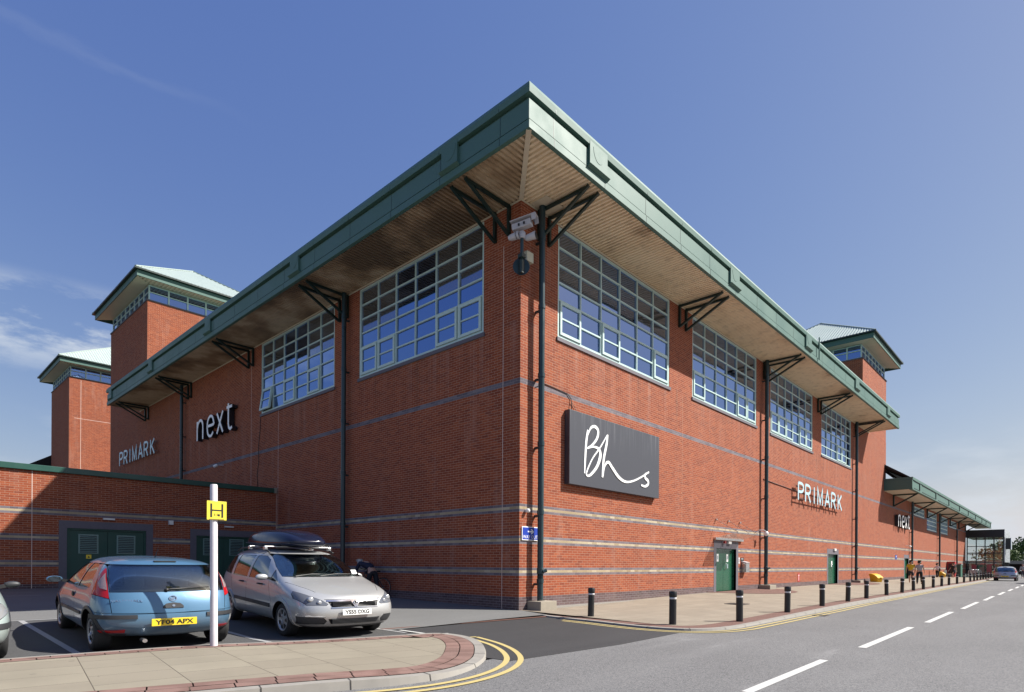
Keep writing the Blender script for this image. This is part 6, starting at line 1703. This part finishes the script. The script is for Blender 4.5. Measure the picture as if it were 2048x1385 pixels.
# cyclist bending over a bicycle by the shaded wall
bz = zg(-.62, 6.6)
person('grey haired person in a navy jacket bending over a bicycle by the wall', (-.62,6.45,bz-.02), R(90), J=dict(pelvis=(-.28,0,.95), waist=(-.12,0,1.06), chest=(.12,0,1.17), neck=(.34,0,1.20), chin=(.44,0,1.13), head=(.47,0,1.19), crown=(.49,0,1.27),
   hipL=(-.28,.095,.91), hipR=(-.28,-.095,.91), kneeL=(-.20,.11,.50), kneeR=(-.36,-.11,.50), ankL=(-.26,.11,.09), ankR=(-.50,-.11,.10), toeL=(-.10,.12,.04), toeR=(-.35,-.12,.04),
   shL=(.22,.17,1.17), shR=(.22,-.17,1.17), elL=(.30,.24,.93), elR=(.30,-.24,.93), wrL=(.42,.20,.78), wrR=(.42,-.20,.78)), top=((.012,.014,.035),'long'), bottom=((.015,.015,.02),'long'), hair=HAIRG, h=1.72, xy=1.05)
bk = thing('bicycle', 'dark bicycle held by the bending person beside the shaded wall', 'bicycle', (-.38,6.55,bz), R(98), None, (1.1,1.0,1.0))
FRM = simple('dark bicycle frame', (.02,.02,.025), .35)
for x in (-.52,.52):
    W = Matrix.Translation((x,0,.34)) @ Matrix.Rotation(PI/2,4,'X')
    m = MB(); m.lathe([(.315,-.016),(.340,-.012),(.345,0),(.340,.012),(.315,.016),(.312,0)], 36, W, closed=True); w_ = m.build('wheel', RUBBER, bk, world=False, smooth=True)
    m = MB(); m.lathe([(.300,-.010),(.316,-.010),(.316,.010),(.300,.010)], 36, W, closed=True)
    m.lathe([(0,-.03),(.02,-.03),(.02,.03),(0,.03)],10,W)
    for k in range(16):
        a = 2*PI*k/16; m.tube(W @ Vector((0,0,.02*(1 if k%2 else -1))), W @ Vector((.305*math.cos(a),.305*math.sin(a),0)), .0016, 4)
    m.build('rim', STEEL, w_, world=False)
m = MB()
for p,q in (((-.52,0,.34),(-.10,0,.30)),((-.52,0,.34),(-.22,0,.78)),((-.10,0,.30),(-.24,0,.85)),((-.10,0,.30),(.34,0,.74)),((-.22,0,.78),(.32,0,.82)),((.30,0,.90),(.38,0,.66)),((.38,0,.66),(.52,0,.34))): m.tube(p,q,.017,8)
m.build('frame', FRM, bk, world=False, smooth=True, angle=40)
m = MB(); m.path([(.22,.27,.98),(.34,.20,1.0),(.32,0,.95),(.34,-.20,1.0),(.22,-.27,.98)], .013, 8); m.build('handlebar', FRM, bk, world=False, smooth=True)
m = MB(); m.box(-.36,-.12,-.06,.06,.86,.92); m.build('saddle', BLACK, bk, world=False, bevel=.02)
m = MB(); m.lathe([(.0,-.008),(.09,-.006),(.09,.006),(0,.008)],24,Matrix.Translation((-.10,.05,.30)) @ Matrix.Rotation(PI/2,4,'X')); m.tube((-.10,.05,.30),(-.02,.07,.16),.009,6); m.build('crank', FRM, bk, world=False)
# ------------------------------------------------------------------ camera, sun, sky
cam = bpy.data.cameras.new('camera'); co = bpy.data.objects.new('camera', cam); COL.objects.link(co)
TH = .767; ROLL = .006
co.location = (-12.54118, -11.06577, 1.2875)
fwd = Vector((math.cos(TH), math.sin(TH), 0)); rgt = Vector((math.sin(TH), -math.cos(TH), 0)); up = Vector((0,0,1))
r2 = rgt*math.cos(ROLL)+up*math.sin(ROLL); u2 = up*math.cos(ROLL)-rgt*math.sin(ROLL)
Mx = Matrix((r2, u2, -fwd)).transposed(); co.rotation_euler = Mx.to_euler()
cam.sensor_width = 36; cam.lens = 1196.5*36/2048; cam.shift_x = (1024-985.57)/2048; cam.shift_y = (1128.72-692.5)/2048
cam.clip_end = 20000; cam.clip_start = .1
scene.camera = co
sd = Vector((1.0,-1.0,1.35)).normalized(); EL = math.asin(sd.z)
sun = bpy.data.lights.new('sun', 'SUN'); sun.energy = 5.0; sun.angle = R(.53); sun.color = (1.0,.955,.88)
so = bpy.data.objects.new('sun', sun); COL.objects.link(so); so.location = sd*60; so.rotation_euler = sd.to_track_quat('Z','Y').to_euler()
wd = bpy.data.worlds.new('World'); scene.world = wd; wd.use_nodes = True
nt = wd.node_tree; bg = nt.nodes['Background']
sky = nt.nodes.new('ShaderNodeTexSky'); sky.sky_type = 'NISHITA'; sky.sun_disc = False; sky.sun_elevation = EL; sky.sun_rotation = R(135)
sky.air_density = 1.15; sky.dust_density = 1.0; sky.ozone_density = 2.6; sky.altitude = 50
bg.inputs['Strength'].default_value = .08
tc = nt.nodes.new('ShaderNodeTexCoord'); 
def wn(kind, **k):
    n = nt.nodes.new(kind)
    for a, b in k.items(): setattr(n, a, b)
    return n
def lk(a, b): nt.links.new(a, b)
sp = wn('ShaderNodeSeparateXYZ'); lk(tc.outputs['Generated'], sp.inputs[0])
def wm(op, a, b=None, c=None):
    n = wn('ShaderNodeMath', operation=op)
    for s, v in zip(n.inputs, (a, b, c)):
        if v is None: continue
        if isinstance(v, (int,float)): s.default_value = v
        else: lk(v, s)
    return n.outputs[0]
# film response of the photograph's sky: paler, less saturated towards the horizon
ss = wn('ShaderNodeSeparateColor'); lk(sky.outputs[0], ss.inputs[0]); cc = wn('ShaderNodeCombineColor')
for i, (k, r0, g_) in enumerate(((.785,.985,.98),(1.36,1.65,.83),(3.24,2.95,.40))):
    lk(wm('MULTIPLY', wm('POWER', wm('DIVIDE', ss.outputs[i], r0), g_), k), cc.inputs[i])
# a low bank of thin cloud towards +y and one faint high streak
def sm(v, a_, b_):
    n = wn('ShaderNodeMapRange', interpolation_type='SMOOTHSTEP'); n.inputs[1].default_value = a_; n.inputs[2].default_value = b_; lk(v, n.inputs[0]); return n.outputs[0]
mpn = wn('ShaderNodeMapping'); mpn.inputs['Scale'].default_value = (5.5,5.5,17); mpn.inputs['Rotation'].default_value = (0,R(-9),0); lk(tc.outputs['Generated'], mpn.inputs[0])
nz = wn('ShaderNodeTexNoise'); nz.inputs['Scale'].default_value = 1.0; nz.inputs['Detail'].default_value = 9; nz.inputs['Roughness'].default_value = .60; lk(mpn.outputs[0], nz.inputs['Vector'])
Z_ = sp.outputs[2]
bank = wm('MULTIPLY', wm('MULTIPLY', sm(Z_, .225, .305), wm('SUBTRACT', 1.0, sm(Z_, .315, .365))), wm('MULTIPLY', sm(sp.outputs[1], .75, .92), wm('SUBTRACT', 1.0, sm(sp.outputs[0], .22, .45))))
c1 = wm('MULTIPLY', wm('MULTIPLY', sm(nz.outputs['Fac'], .41, .57), bank), .95)
n3 = Vector((.116,.811,.574)).cross(Vector((.30,.765,.57))).normalized()
dp = wn('ShaderNodeVectorMath', operation='DOT_PRODUCT'); lk(tc.outputs['Generated'], dp.inputs[0]); dp.inputs[1].default_value = n3
st_ = wm('SUBTRACT', 1.0, sm(wm('ABSOLUTE', wm('ADD', dp.outputs['Value'], wm('MULTIPLY', wm('SUBTRACT', nz.outputs['Fac'], .5), .05))), .0, .008))
c2 = wm('MULTIPLY', wm('MULTIPLY', st_, wm('MULTIPLY', sm(sp.outputs[1], .70, .78), wm('SUBTRACT', 1.0, sm(sp.outputs[0], .20, .36)))), .04)
low = wm('MULTIPLY', wm('ADD', wm('SUBTRACT', 1.0, sm(Z_, .0, .13)), wm('MULTIPLY', wm('SUBTRACT', 1.0, sm(Z_, .06, .24)), sm(nz.outputs['Fac'], .45, .75))), .85)
low = wm('MINIMUM', low, .9)
f = wm('MAXIMUM', wm('MAXIMUM', c1, c2), low)
mx = wn('ShaderNodeMix', data_type='RGBA'); lk(f, mx.inputs[0]); lk(cc.outputs[0], mx.inputs[6]); mx.inputs[7].default_value = (4.6,5.0,5.5,1)
lk(mx.outputs[2], bg.inputs['Color'])
vs = scene.view_settings; scene.display_settings.display_device = 'sRGB'
vs.view_transform = 'Standard'; vs.look = 'None'; vs.exposure = .9; vs.gamma = 1; vs.use_curve_mapping = False
scene.cycles.max_bounces = 8; scene.cycles.diffuse_bounces = 3; scene.cycles.glossy_bounces = 4
scene.cycles.use_denoising = True
